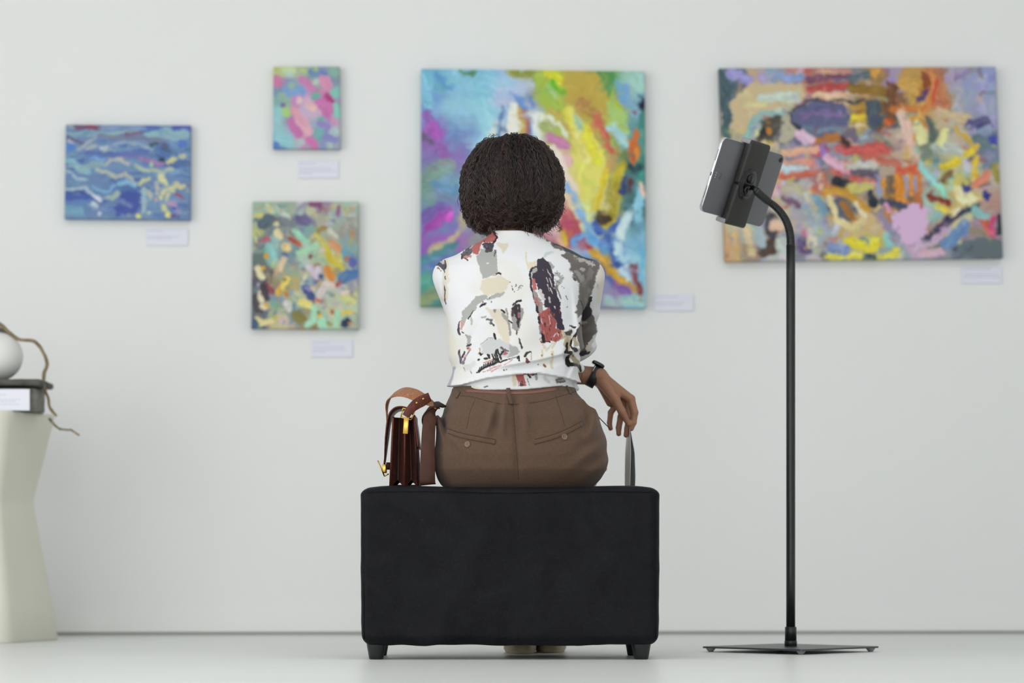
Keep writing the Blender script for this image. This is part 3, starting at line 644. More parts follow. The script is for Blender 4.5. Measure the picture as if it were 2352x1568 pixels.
def paint_green(px, py, r):
    c = color_grid(px, py, r, '''
90a898 98a898 8ca090 8c8c94 8c7c8c 94a89c 98b0a0
a0a888 586870 70787c 70708c 9c9c8c 90a0a0 90988c
9ca478 60747c 88988c 789894 98a08c 98988c 8c8c84
788c84 84a8a4 788c94 90a890 a8b08c b0a47c 7c9898
5c6c68 7ca49c 748890 9cb4a4 9cac94 b4ac64 6c84a0
6c6460 94947c 8c9c84 a8a890 a09ca4 bc945c 6080a0
54505c 8c8070 a89c60 8c98a4 5c6c90 b8b4a8 8c8c94
5c5860 7c8890 80909c acac90 b4b0a8 a8b0a0 b0b894
5c646c 94a088 708490 908c6c 98b8a4 b0ac98 acb8a0
4c5c6c b8b08c 7c8c90 8c7c54 98c4ac a4b89c 94a094''', 1.6, 51, .6)
    p = Paint(px, py, c).warp(8, .06, 5, .2, 65); p.bristle = .15; m = mapper(550, 440, .2551); S = p.stroke; K = dict(rag=2, soft=2, f=.14)
    pal = '3c5060 d0c498 8cb8a8 c89858 b8b058 5c6484 c8c0c4 8a4c54 a09c5c 6c9c9c'.split()
    daubs(p, r, 330, (5, 11), (8, 22), .05, 53, pal=pal, a=.7)
    S(m(640, 110, 720, 110, 740, 150), 12, '7c4c6c', **K); S(m(890, 150, 885, 210), 11, '84607c', **K); S(m(270, 150, 265, 200), 10, 'bcb888', **K); S(m(140, 210, 200, 210), 9, 'b8b468', **K); S(m(220, 300, 260, 250), 26, '4c5c68', **K); S(m(540, 250, 600, 270), 22, '645c84', **K); S(m(640, 170), 22, 'acb094', rag=4, soft=3); S(m(330, 300), 14, 'c0b894', rag=2, soft=2); S(m(340, 370, 370, 400), 16, 'd0c49c', **K); S(m(150, 370), 18, 'b0b074', rag=3, soft=2)
    S(m(480, 350, 540, 390, 610, 450), [10, 13, 12], '88c0a8', **K); S(m(520, 550, 600, 520, 690, 490), [9, 12, 15], '98c4a4', **K); S(m(450, 430, 500, 440, 550, 480), [9, 11, 9], '984c40', **K); S(m(540, 470), 8, 'c05c38', rag=1, soft=1.5); S(m(220, 430, 260, 420), 12, 'a8586c', **K); S(m(260, 420), 8, 'c06848', rag=1, soft=1.5); S(m(270, 500, 310, 590), 18, '84b4b0', **K); S(m(245, 580), 11, 'c49440', rag=2, soft=1.5); S(m(400, 490, 440, 500), 17, 'd0bc84', **K); S(m(410, 570), 14, '545c88', rag=2, soft=2)
    S(m(680, 390, 760, 450, 800, 540), [10, 12, 12], 'b4b060', **K); S(m(830, 545), 13, 'acc8ac', rag=2, soft=2); S(m(780, 500, 820, 600, 930, 700), [11, 18, 14], 'bcac3c', **K); S(m(830, 460, 900, 510), 15, 'c48c64', **K); S(m(950, 540, 960, 600), 18, '6490a0', **K); S(m(640, 580), 10, '7c484c', rag=1, soft=2); S(m(810, 350, 870, 400), 11, 'b8b8ac', **K); S(m(720, 350, 760, 330), 12, '8c7848', **K)
    S(m(400, 610, 370, 700), 15, 'ccb494', **K); S(m(160, 690, 200, 770), 15, 'd0c8a0', **K); S(m(205, 690), 9, 'c89c34', rag=1, soft=1.5); S(m(930, 780, 1030, 740), 26, '4c70a0', **K); S(m(1020, 640), 20, '545c98', rag=3, soft=2); S(m(970, 610), 10, 'b06c4c', rag=1, soft=2)
    S(m(780, 700, 830, 780), [16, 18], 'c4803c', **K); S(m(630, 680, 690, 770, 700, 700), 13, 'c0b4c0', **K); S(m(870, 850, 900, 820), 10, 'a05048', **K); S(m(730, 760), 12, '44547c', rag=2, soft=2); S(m(390, 860, 420, 790), 16, 'd4bc5c', **K); S(m(350, 890, 350, 930), 10, 'c8a448', **K); S(m(420, 930), 11, 'b07430', rag=2, soft=1.5); S(m(480, 800, 510, 870), 16, 'a89868', **K)
    S(m(600, 880, 640, 950), [16, 20], '3c4c78', **K); S(m(600, 870, 630, 890), 8, '8c80b4', **K); S(m(250, 840, 290, 900), 13, '844450', **K); S(m(220, 860, 240, 950), 18, '403840', **K); S(m(140, 960, 170, 1050), 20, '484448', **K); S(m(180, 920, 200, 980), 12, 'ccc4a8', **K); S(m(220, 1030), 16, 'ccc0a0', rag=2, soft=2); S(m(250, 1020), 10, 'c89c3c', rag=1, soft=1.5)
    S(m(720, 930, 770, 840, 820, 830), [16, 16, 12], 'c4b8b4', **K); S(m(710, 980), 10, 'b86440', rag=1, soft=1.5); S(m(550, 990, 640, 1030), 14, 'd0c470', **K); S(m(420, 1000, 450, 1060), 17, 'c0c0b8', **K); S(m(520, 1120, 560, 1150), 26, '7c7444', **K); S(m(670, 1040, 660, 1180, 600, 1210), [12, 15, 12], '9cc8ac', **K); S(m(740, 1170), 24, '98ccac', rag=3, soft=2); S(m(720, 1105), 12, 'd0a830', rag=1, soft=1.5); S(m(710, 1080), 8, '443c54', rag=1, soft=1.5); S(m(840, 1080), 10, '9c5048', rag=1, soft=1.5); S(m(820, 1190), 13, '949058', rag=2, soft=2)
    S(m(150, 1130, 200, 1190, 280, 1160), [9, 17, 13], 'd0c490', **K); S(m(315, 1130), 12, 'b0a454', rag=2, soft=2); S(m(390, 1160), 18, 'c4acac', rag=2, soft=2); S(m(120, 1180, 130, 1220), 15, '40546c', **K); S(m(930, 1100, 1010, 1080), 8, 'd0b83c', **K); S(m(940, 1190, 980, 1170), 15, '28344c', **K); S(m(1000, 1180), 8, 'cc8c50', rag=1, soft=1.5); S(m(880, 1080, 870, 1200), 13, '98c4a4', **K); S(m(950, 950, 1010, 980), 20, 'bcc080', **K); S(m(920, 920, 980, 910), 10, 'd0bcb4', **K)
    daubs(p, r, 160, (3, 6), (5, 14), .06, 54, pal=pal, a=.6)
    return p
painting([(580, 463), (823, 463), (824, 756), (577, 754)], .03, paint_green, 'portrait abstract canvas of mottled green, ochre and slate dabs, hung below the pink one', 1.6)

# wall labels ---------------------------------------------------------
M_label = mat('label_card', 'Col', 0.5, spec=0.3, bump=(300, .03))
def wall_label(x0, y0, x1, y1, lines, label, seed):
    rng = random.Random(seed); nx, ny = int(x1 - x0), int(y1 - y0)
    s, t = np.meshgrid(np.linspace(0, 1, nx), np.linspace(0, 1, ny)); px = (x0 + s * (x1 - x0)).ravel(); py = (y0 + t * (y1 - y0)).ravel()
    p = Paint(px, py, hx('cfd0dd'))
    for yy, a, b in lines:
        x = x0 + a * (x1 - x0)
        while x < x0 + b * (x1 - x0):      # rows of tiny printed words, too small to read
            w = rng.uniform(3, 8); p.stroke(q(x, yy, x + w, yy), 2.2, 'a9abbd', soft=.8, a=.7); x += w + rng.uniform(3.2, 4.2)
    off = 0.004
    V = np.array([WP(a, b, off) for a, b in zip(px, py)]); n = len(V); idx = np.arange(n).reshape(ny, nx)
    F = [(idx[j, i], idx[j + 1, i], idx[j + 1, i + 1], idx[j, i + 1]) for j in range(ny - 1) for i in range(nx - 1)]
    rim = list(idx[0, :]) + list(idx[1:, -1]) + list(idx[-1, -2::-1]) + list(idx[-2:0, 0])
    nrm = np.array([WT, -1, 0]) / math.hypot(WT, 1)
    m = len(rim); V2 = np.vstack([V, V[rim] - nrm * 0.0035]); F += [(rim[k], rim[(k + 1) % m], n + (k + 1) % m, n + k) for k in range(m)] + [tuple(n + k for k in range(m))]
    C = np.clip(lin(p.c) * GAIN, 0, .9); C = np.vstack([C, C[rim]])
    tag(obj('wall_label', (V2, F), M_label, base=WP((x0 + x1) / 2, y1, off), colors=C), label, 'label', 'caption cards beside the paintings')
wall_label(336, 525, 432, 564, [(530, .03, .4), (543, .03, .75), (548, .03, .6)], 'pale caption card under the blue canvas', 1)
wall_label(684, 368, 778, 409, [(375, .05, .45), (387, .05, .75), (393, .05, .9), (398, .05, .35)], 'pale caption card under the pink canvas', 2)
wall_label(715, 781, 810, 820, [(787, .05, .45), (797, .05, .72), (803, .05, .85), (808, .05, .3)], 'pale caption card under the green canvas', 3)
wall_label(1502, 676, 1593, 714, [(682, .05, .55), (694, .05, .75), (700, .05, .6)], 'pale caption card at the lower right of the large yellow canvas', 4)
wall_label(2209, 613, 2301, 651, [(618, .08, .7), (630, .08, .85), (636, .08, .9)], 'pale caption card under the wide right-hand canvas', 5)
# ------------------------------------------------------------------ bench
def leather(name, c, rough, crack, lo=0.6, hi=1.5, spec=0.5):
    m = mat(name, c, rough, spec=spec)
    nt = m.node_tree; b = nt.nodes['Principled BSDF']; tc = nt.nodes.new('ShaderNodeTexCoord')
    n1 = nt.nodes.new('ShaderNodeTexNoise'); n1.inputs['Scale'].default_value = 9; n1.inputs['Detail'].default_value = 8; n1.inputs['Distortion'].default_value = 1.2
    n2 = nt.nodes.new('ShaderNodeTexVoronoi'); n2.feature = 'DISTANCE_TO_EDGE'; n2.inputs['Scale'].default_value = crack
    n3 = nt.nodes.new('ShaderNodeTexNoise'); n3.inputs['Scale'].default_value = 42; n3.inputs['Detail'].default_value = 6; n3.inputs['Distortion'].default_value = 2.5
    wv = nt.nodes.new('ShaderNodeMix'); wv.data_type = 'VECTOR'; wv.inputs['Factor'].default_value = 0.04
    nt.links.new(tc.outputs['Object'], n1.inputs['Vector']); nt.links.new(tc.outputs['Object'], n3.inputs['Vector'])
    nt.links.new(tc.outputs['Object'], wv.inputs[4]); nt.links.new(n3.outputs[1], wv.inputs[5]); nt.links.new(wv.outputs[1], n2.inputs['Vector'])
    rmp = nt.nodes.new('ShaderNodeMapRange'); rmp.inputs[1].default_value = 0.3; rmp.inputs[2].default_value = 0.75; rmp.inputs[3].default_value = lo; rmp.inputs[4].default_value = hi
    nt.links.new(n1.outputs[0], rmp.inputs[0])
    # fine pale scuff creases where warped noise crosses a threshold
    cr = nt.nodes.new('ShaderNodeMath'); cr.operation = 'SUBTRACT'; cr.inputs[1].default_value = 0.5; nt.links.new(n3.outputs[0], cr.inputs[0])
    ab = nt.nodes.new('ShaderNodeMath'); ab.operation = 'ABSOLUTE'; nt.links.new(cr.outputs[0], ab.inputs[0])
    sc_ = nt.nodes.new('ShaderNodeMapRange'); sc_.inputs[1].default_value = 0.0; sc_.inputs[2].default_value = 0.012; sc_.inputs[3].default_value = 2.0; sc_.inputs[4].default_value = 0.0
    nt.links.new(ab.outputs[0], sc_.inputs[0])
    ad = nt.nodes.new('ShaderNodeMath'); ad.operation = 'ADD'; nt.links.new(rmp.outputs[0], ad.inputs[0]); nt.links.new(sc_.outputs[0], ad.inputs[1])
    h = nt.nodes.new('ShaderNodeHueSaturation'); src = b.inputs['Base Color'].links[0].from_socket
    nt.links.new(src, h.inputs['Color']); nt.links.new(ad.outputs[0], h.inputs['Value']); nt.links.new(h.outputs[0], b.inputs['Base Color'])
    mr = nt.nodes.new('ShaderNodeMapRange'); mr.inputs[1].default_value = 0; mr.inputs[2].default_value = 0.06
    nt.links.new(n2.outputs[0], mr.inputs[0])
    mul = nt.nodes.new('ShaderNodeMath'); mul.operation = 'ADD'; nt.links.new(mr.outputs[0], mul.inputs[0]); nt.links.new(n1.outputs[0], mul.inputs[1])
    bp = nt.nodes.new('ShaderNodeBump'); bp.inputs['Strength'].default_value = 0.22; bp.inputs['Distance'].default_value = 0.0012
    nt.links.new(mul.outputs[0], bp.inputs['Height']); nt.links.new(bp.outputs[0], b.inputs['Normal'])
    return m
M_bench = leather('black_leatherette', '101014', 0.46, 190, 0.5, 1.6, 0.12)
M_blackplastic = mat('black_plastic', '1a1b1d', 0.3, bump=(200, .03))
BX0, BX1, BY0, BY1, BZ0, BZ1 = -0.3655, 0.356, 6.86, 7.22, 0.037, 0.421
bench = thing('upholstered_bench', ((BX0 + BX1) / 2, (BY0 + BY1) / 2, 0), 'black leatherette block bench on short tapered legs under the seated person', 'bench')
def bench_shape():
    V, F = dense_box((BX0, BY0, BZ0), (BX1, BY1, BZ1), 0.024, (90, 40, 50))
    x, y, z = V.T
    u = (x - BX0) / (BX1 - BX0); w = (z - BZ0) / (BZ1 - BZ0); d = (y - BY0) / (BY1 - BY0)
    front = 1 - sstep(0, .1, d)
    y = y - front * 0.004 * np.sin(np.clip(u, 0, 1) * math.pi) * np.sin(np.clip(w, 0, 1) * math.pi) + front * (fbm(x * 14, z * 14, 3) - .5) * 0.0010
    low = 1 - sstep(0, .08, w)
    z = z + low * ((fbm(x * 16, y * 6, 5) - .55) * 0.007 - 0.002 * np.sin(np.clip(u, 0, 1) * math.pi))
    top = sstep(.92, 1, w)
    z = z - top * 0.007 * np.exp(-((x + 0.0) / 0.2) ** 4) * np.exp(-((y - 7.02) / 0.16) ** 4) - top * 0.006 * (np.exp(-((x - BX0) / .04) ** 2) + np.exp(-((x - BX1) / .04) ** 2))
    side = (1 - sstep(0, .04, u)) - sstep(.96, 1, u)
    x = x + side * ((fbm(y * 12, z * 12, 9) - .5) * 0.004 + 0.004 * (1 - w) - 0.002)
    return np.stack([x, y, z], 1), F
obj('upholstery', bench_shape(), M_bench, bench)
sm = []
sm.append(tube(smooth_path([(BX0 + .02, BY0 + .001, BZ1 - .016), (BX0 + .2, BY0 - .0005, BZ1 - .014), (0, BY0 - .0005, BZ1 - .019), (BX1 - .2, BY0 - .0005, BZ1 - .014), (BX1 - .02, BY0 + .001, BZ1 - .016)], 30), .0007, 6))
obj('seam', sm[0], M_bench, bench)
for xs in (BX0 + .0075, BX1 - .0075):
    obj('seam', tube([(xs, BY0 + .0068, z) for z in np.linspace(BZ0 + .012, BZ1 - .03, 12)], .0013, 6), M_bench, bench)
for lx, ly in ((-.3295, 6.905), (.3137, 6.905), (-.333, 7.165), (.308, 7.165)):
    obj('leg', lathe([(.0155, 0), (.0175, .002), (.0245, .042), (.0245, .046)], (lx, ly, 0), 24), M_blackplastic, bench)

# ------------------------------------------------------------------ tablet stand
M_black = mat('black_powder_coat', '1b1b1c', 0.38, metal=0.0, spec=0.5, bump=(350, .05))
M_plate = mat('black_steel_plate', '57575b', 0.4, metal=0.6, bump=(250, .04))
M_clear = mat('clear_rubber', 'c8ccce', 0.25, bump=(90, .05), Transmission_Weight=0.6)
M_holder = mat('matte_dark_plastic', '2b2b29', 0.5, bump=(300, .06))
M_gloss = mat('gloss_black_plastic', '0d0d0e', 0.18, bump=(60, .01))
SX, SY = 0.728, 7.43
stand = thing('tablet_floor_stand', (SX, SY, 0), 'tall black floor stand with curved gooseneck and square base plate', 'stand')
a0 = math.radians(46.5); R45 = np.array([[math.cos(a0), -math.sin(a0), 0], [math.sin(a0), math.cos(a0), 0], [0, 0, 1]])
obj('base_plate', xform(extrude_poly(round_rect(.33, .33, .008), .0095, .0142, .0008), R45, (SX, SY, 0)), M_plate, stand, smooth=False)
for sx in (-1, 1):
    for sy in (-1, 1):
        p = R45 @ np.array([sx * .148, sy * .148, 0])
        obj('foot', lathe([(.0055, 0), (.0068, .001), (.0125, .0085), (.0125, .0095)], (SX + p[0], SY + p[1], 0), 16), M_clear, stand)
obj('socket_collar', lathe([(.0150, .0142), (.0165, .0150), (.0165, .0275), (.0160, .0285)], (SX, SY, 0), 28), M_black, stand)
obj('socket_sleeve', lathe([(.0152, .0285), (.0152, .0640), (.0146, .0648), (.0120, .0650)], (SX, SY, 0), 28), M_black, stand)
ptop = P(1816.5, 563, SY)
obj('pole', tube([(SX, SY, z) for z in np.linspace(.063, ptop[2], 8)], .0119, 24), M_black, stand)
neck_px = [(1816.5, 566, SY), (1815.5, 545, SY), (1811.5, 523, 7.425), (1803.5, 503, 7.418), (1792, 486, 7.41), (1778, 472, 7.40), (1764, 462, 7.39)]
path = smooth_path([P(*k) for k in neck_px], 260)
ss = np.concatenate([[0], np.cumsum(np.linalg.norm(np.diff(path, axis=0), axis=1))])
rr = np.interp(ss / ss[-1], [0, 1], [.0108, .0082]) + 0.0011 * np.abs(np.sin(ss * math.pi / .0042)) ** .6
obj('gooseneck', tube(path, rr, 20), M_gloss, stand)
nk = [P(1767, 464.5, 7.392), P(1750, 450, 7.382), P(1736, 437, 7.374)]
obj('neck_sleeve', tube(smooth_path(nk, 12), [.0098] * 2 + [.0106] * 9 + [.0092], 20), M_black, stand)
# tablet frame: v along its long side, u along its short side, n out of its back
TC = P(1701, 418, 7.43)
u_ = np.array([.0568, -.0317, .182]); u_ /= np.linalg.norm(u_)
v_ = np.array([.168, .208, -.016]); v_ -= u_ * (u_ @ v_); v_ /= np.linalg.norm(v_)
n_ = np.cross(v_, u_)
if n_[1] > 0: n_ = -n_
RT = np.stack([v_, u_, n_], 1)
def loc(VF): return xform(VF, RT, TC)
def lp(a, b, c): return TC + RT @ np.array([a, b, c])
hold = 'holder'
HB0, HB1 = -.050, .039
def clamp(b0, b1, sgn):
    parts = [box((HB0, b0, .0115), (HB1, b1, .033), .006, 3)]
    e = b1 if sgn > 0 else b0
    parts.append(box((HB0, e - .012 if sgn > 0 else e - .002, -.006), (HB1, e + .002 if sgn > 0 else e + .012, .032), .006, 3))
    return join(*parts)
obj('upper_clamp', loc(clamp(-.004, .1110, 1)), M_holder, stand)
obj('lower_clamp', loc(clamp(-.1110, -.006, -1)), M_holder, stand)
obj('clamp_slider', loc(box((HB0 + .005, -.03, .0125), (HB1 - .004, .03, .0315), .003, 2)), M_gloss, stand)
for s in (-1, 1):
    obj('grip_pad', loc(box((HB0 - .0008, s * .1065 - .006, -.004), (HB0 + .004, s * .1065 + .006, .027), .002, 2)), mat('grey_grip_pad', '9a979c', .6, bump=(200, .05)), stand)
DC = (-.012, 0)
disc = lathe([(.043, .033), (.043, .0345), (.0405, .0355), (.034, .0352), (.033, .0375), (.031, .0385), (.012, .0388), (.001, .0388)], (0, 0, 0), 40)
V, F = disc; V = V * np.array([.80, 1, 1]) + np.array([DC[0], DC[1], 0])
obj('swivel_disc', loc((V, F)), M_gloss, stand)
for b in (-.0150, .0160):
    kn = obj('locking_knob', loc(xform(lathe([(.0120, .038), (.0120, .0425), (.0108, .0440), (.002, .0440)], (0, 0, 0), 24), None, (DC[0] - .006, b, 0))), M_gloss, stand)
    obj('knob_slot', loc(box((DC[0] - .0072, b - .009, .0439), (DC[0] - .0048, b + .009, .0456), .0006, 1)), M_holder, kn)
jb = lp(DC[0] + .020, -.006, .045)
obj('ball_joint', join(tube([lp(DC[0] + .018, -.004, .038), jb, P(1737, 438, 7.374)], [.0065, .0060, .0085], 16)), M_gloss, stand)

M_alu = mat('space_grey_aluminium', '76757a', 0.36, metal=0.55, spec=0.4, bump=(500, .02))
M_edge = mat('pale_metal_and_lit_edge', 'd8d8da', 0.25, metal=0.7, bump=(300, .01))  # paler than the shell: light on the tablet's edge put into its colour
M_dark = mat('black_glass', '08080a', 0.08, bump=(20, .005))
tablet = thing('tablet', lp(0, -.0966, 0), 'grey tablet seen from behind, clamped at the top of the floor stand', 'tablet')
def slab_rr(w, h, r, c0, c1, bev): return extrude_poly(round_rect(w, h, r, 8), c0, c1, bev)
obj('back_shell', loc(slab_rr(.2822, .1972, .0165, .0012, .0102, .0012)), M_alu, tablet)
obj('edge_band', loc(slab_rr(.283, .198, .017, .0008, .0092, .0004)), M_edge, tablet)
obj('screen', loc(slab_rr(.279, .194, .015, -.0002, .0010, .0003)), M_dark, tablet)
for b0 in (-.062, .036):
    obj('speaker_grille', loc(join(*[box((-.1418, b0 + k * .0024 - .0008, .0036), (-.1413, b0 + k * .0024 + .0008, .0064), .0002, 1) for k in range(13)])), M_dark, tablet, smooth=False)
obj('charging_port', loc(box((-.1418, -.0048, .0034), (-.1413, .0048, .0066), .0003, 2)), M_dark, tablet)
for k in (-1, 0, 1):
    obj('connector_contact', loc(xform(lathe([(.0018, .0100), (.0018, .0105), (.0004, .0105)], (0, 0, 0), 14), None, (-.127, k * .0062, 0))), M_edge, tablet)
cl = obj('camera_ring', loc(xform(lathe([(.0068, .0100), (.0068, .0117), (.0055, .0120), (.0004, .0120)], (0, 0, 0), 24), None, (.1285, .0850, 0))), mat('dark_camera_ring', '3a3a3e', .3, metal=.6, bump=(100, .01)), tablet)
obj('camera_lens', loc(xform(lathe([(.0042, .0119), (.0042, .0123), (.002, .0126), (.0003, .0126)], (0, 0, 0), 20), None, (.1285, .0850, 0))), M_dark, cl)
obj('microphone_hole', loc(xform(lathe([(.0011, .0100), (.0011, .01035), (.0003, .01035)], (0, 0, 0), 10), None, (.115, .0850, 0))), M_dark, tablet)
fc = bpy.data.curves.new('lettering', 'FONT'); fc.body = 'iPad'; fc.size = .0105; fc.align_x = 'CENTER'; fc.align_y = 'CENTER'; fc.extrude = .0001
fo = bpy.data.objects.new('tmp_text', fc); col.objects.link(fo); dg = bpy.context.evaluated_depsgraph_get(); me = bpy.data.meshes.new_from_object(fo.evaluated_get(dg))
tv = np.array([v.co[:] for v in me.vertices]); tf = [tuple(p.vertices) for p in me.polygons]; bpy.data.objects.remove(fo); bpy.data.meshes.remove(me)
tv = np.stack([-tv[:, 1], tv[:, 0], tv[:, 2] + .0103], 1) if n_ @ np.cross(v_, u_) > 0 else np.stack([tv[:, 1], tv[:, 0], tv[:, 2] + .0103], 1)
obj('lettering', loc((tv + np.array([-.106, 0, 0]), tf)), mat('dark_print', '3c3c40', .3, bump=(100, .01)), tablet, smooth=False)

# ------------------------------------------------------------------ plinth with still life
M_plinth = mat('cream_plaster', 'e3e2d4', 0.7, spec=0.25, bump=(45, .05), var=(6, .02))
PX, PY = -50, 8.33
pc = P(PX, 1473, PY)
def plinth_shape():
    rings = [(0.0, .366), (.004, .37), (.12, .338), (.25, .299), (.37, .263), (.398, .2555), (.4035, .2545), (.409, .2555), (.44, .266), (.53, .303), (.60, .331), (.655, .353), (.662, .353), (.6655, .348)]
    ps = math.radians(-16.5); V = []; F = []; N = 0
    for z, s in rings:
        rr = round_rect(s, s, s * .13, 8); N = len(rr)
        for a, b in rr: V.append((pc[0] + a * math.cos(ps) - b * math.sin(ps), PY + a * math.sin(ps) + b * math.cos(ps), z))
    for i in range(len(rings) - 1):
        for j in range(N): F.append((i * N + j, i * N + (j + 1) % N, (i + 1) * N + (j + 1) % N, (i + 1) * N + j))
    F.append(tuple(range(N))[::-1]); F.append(tuple((len(rings) - 1) * N + j for j in range(N)))
    return np.array(V), F
plinth = tag(obj('display_plinth', plinth_shape(), M_plinth, base=(pc[0], PY, 0)), 'cream waisted display plinth standing at the left edge', 'plinth')
PT = .6655
M_stone = mat('grey_stone', '7c7b74', 0.85, bump=(70, .6, 6), var=(35, .35))
M_slate = mat('dark_slate', '55544f', 0.8, bump=(90, .6, 6), var=(30, .4))
def rough_box(lo, hi, r, n, amp, seed):
    V, F = dense_box(lo, hi, r, n); c = (np.array(lo) + hi) / 2
    d = V - c; nn = d / (np.linalg.norm(d, axis=1)[:, None] + 1e-9)
    return V + nn * ((fbm(V[:, 0] * 45 + V[:, 1] * 30, V[:, 2] * 45 + V[:, 1] * 20, seed) - .5) * amp)[:, None], F
xl = lambda px, Y: P(px, 0, Y)[0]
tag(obj('stone_block', rough_box((xl(-95, 8.30), 8.20, PT + .001), (xl(97, 8.30), 8.36, PT + .069), .008, (20, 14, 8), .010, 4), M_stone, base=(pc[0], 8.28, PT)), 'rough grey stone block standing on the cream plinth', 'stone')
tag(obj('slate_slab', rough_box((xl(-110, 8.28), 8.17, PT + .073), (xl(108, 8.28), 8.40, PT + .092), .008, (24, 16, 4), .012, 8), M_slate, base=(pc[0], 8.28, PT + .072)), 'thin dark slate slab lying across the stone block', 'stone slab')
M_white = mat('white_ceramic', 'e6e6e3', 0.45, bump=(30, .03))
sp = P(-3, 829, 8.27); sp[2] = PT + .0925 + .0705
def sphere(c, r, s1=48, s2=32):
    th = np.linspace(0.02, math.pi - .02, s2)
    return lathe([(r * math.sin(t), -r * math.cos(t)) for t in th], c, s1)
tag(obj('ceramic_ball', sphere(sp, .0705), M_white, base=sp - np.array([0, 0, .07])), 'white ceramic ball resting on the dark slate slab', 'ball')
M_wood = mat('driftwood_bark', '8a7a5c', 0.8, bump=(160, .6, 5), var=(25, .5))
def branch(pts, r0, r1, seed, n=70):
    path = smooth_path([P(*k) for k in pts], n); rng = np.random.RandomState(seed)
    path += np.stack([fbm(np.linspace(0, 9, n), np.full(n, s + .5), s) - .5 for s in (1, 2, 3)], 1) * .006
    rad = np.linspace(r0, r1, n) * (1 + (fbm(np.linspace(0, 14, n), np.full(n, .3), seed) - .5) * .7)
    return tube(path, rad, 10)
br = thing('driftwood_branch', P(100, 876, 8.26), 'thin twisted driftwood branch arching over the white ball', 'branch')
obj('stem', branch([(-60, 715, 8.25), (-25, 732, 8.25), (2, 747, 8.26), (25, 768, 8.26), (48, 780, 8.26), (78, 783, 8.26), (97, 803, 8.26), (108, 832, 8.26), (101, 856, 8.26), (100, 876, 8.26), (102, 893, 8.25), (112, 915, 8.24), (116, 936, 8.24), (131, 956, 8.24)], .0062, .0036, 5, 150), M_wood, br)
obj('peeling_bark', ribbon([P(-8, 752, 8.262), P(4, 760, 8.262), P(22, 769, 8.262)], np.array([.2, 0, 1.0]), [.010, .016, .003], .003, 16), M_slate, br)
tag(obj('driftwood_twig', branch([(112, 962, 8.30), (124, 974, 8.27), (140, 985, 8.25), (163, 988, 8.25), (184, 1000, 8.25)], .0036, .0026, 9, 50), M_wood, base=P(118, 968, 8.28)), 'short loose driftwood twig poking out past the rim of the plinth', 'twig')
# caption card propped on the plinth
nx, ny = 106, 50; s, t = np.meshgrid(np.linspace(0, 1, nx), np.linspace(0, 1, ny)); cpx = (-38 + s * 106).ravel(); cpy = (898 + t * 49).ravel()
pp = Paint(cpx, cpy, hx('d2d3de')); rg = random.Random(4)
for yy, b in ((911, 12), (922, 42), (927, 30), (933, 38)):
    x = -30
    while x < b: w = rg.uniform(3, 8); pp.stroke(q(x, yy, x + w, yy), 2.2, 'b0b2c2', soft=.8, a=.7); x += w + 3.6
CV = np.array([P(a, b, 8.155 + .012 * (948 - b) / 49) for a, b in zip(cpx, cpy)]); CV[:, 2] += PT - CV[:, 2].min() + .0005
idx = np.arange(len(CV)).reshape(ny, nx); CF = [(idx[j, i], idx[j + 1, i], idx[j + 1, i + 1], idx[j, i + 1]) for j in range(ny - 1) for i in range(nx - 1)]
nb = len(CV); rim = list(idx[0, :]) + list(idx[1:, -1]) + list(idx[-1, -2::-1]) + list(idx[-2:0, 0]); mm = len(rim)
CV2 = np.vstack([CV, CV[rim] + np.array([0, .004, 0])]); CF += [(rim[k], rim[(k + 1) % mm], nb + (k + 1) % mm, nb + k) for k in range(mm)] + [tuple(nb + k for k in range(mm))]
cc = np.clip(lin(pp.c) * GAIN, 0, .9)
tag(obj('caption_card', (CV2, CF), M_label, base=(pc[0], 8.155, PT), colors=np.vstack([cc, cc[rim]])), 'white caption card propped against the stone on the plinth', 'card')
# ------------------------------------------------------------------ implicit surfaces
def rcone(x, y, z, a, b, ra, rb):
    a = np.asarray(a, np.float32); b = np.asarray(b, np.float32); d = b - a; L2 = float(d @ d)
    px, py, pz = x - a[0], y - a[1], z - a[2]
    t = np.clip((px * d[0] + py * d[1] + pz * d[2]) / L2, 0, 1)
    return np.sqrt((px - t * d[0]) ** 2 + (py - t * d[1]) ** 2 + (pz - t * d[2]) ** 2) - (ra + (rb - ra) * t)
def ell(x, y, z, c, r):
    ax, ay, az = (x - c[0]) / r[0], (y - c[1]) / r[1], (z - c[2]) / r[2]
    k0 = np.sqrt(ax * ax + ay * ay + az * az) + 1e-6
    k1 = np.sqrt((ax / r[0]) ** 2 + (ay / r[1]) ** 2 + (az / r[2]) ** 2) + 1e-6
    return k0 * (k0 - 1) / k1
def smin(a, b, k):
    h = np.clip(0.5 + 0.5 * (b - a) / k, 0, 1); return b * (1 - h) + a * h - k * h * (1 - h)
def smax(a, b, k): return -smin(-a, -b, k)
def curve1(xs, ys):
    """smooth interpolation table"""
    xs = np.asarray(xs, float); ys = np.asarray(ys, float); o = np.argsort(xs); xs, ys = xs[o], ys[o]
    g = np.linspace(xs[0], xs[-1], 200); v = np.interp(g, xs, ys); kx = np.hanning(11); kx /= kx.sum()
    v2 = np.convolve(np.pad(v, 5, mode='edge'), kx, 'valid')
    return lambda z: np.interp(z, g, v2).astype(np.float32)
def loft(x, y, z, prof, n):
    cx, cy, a, bb, bf = [f(z) for f in prof]
    dx = np.abs(x - cx) / a; dy = y - cy; dy = np.abs(dy) / np.where(dy < 0, bb, bf)
    return ((dx ** n + dy ** n + 1e-9) ** (1 / n) - 1) * np.minimum(a, bb)
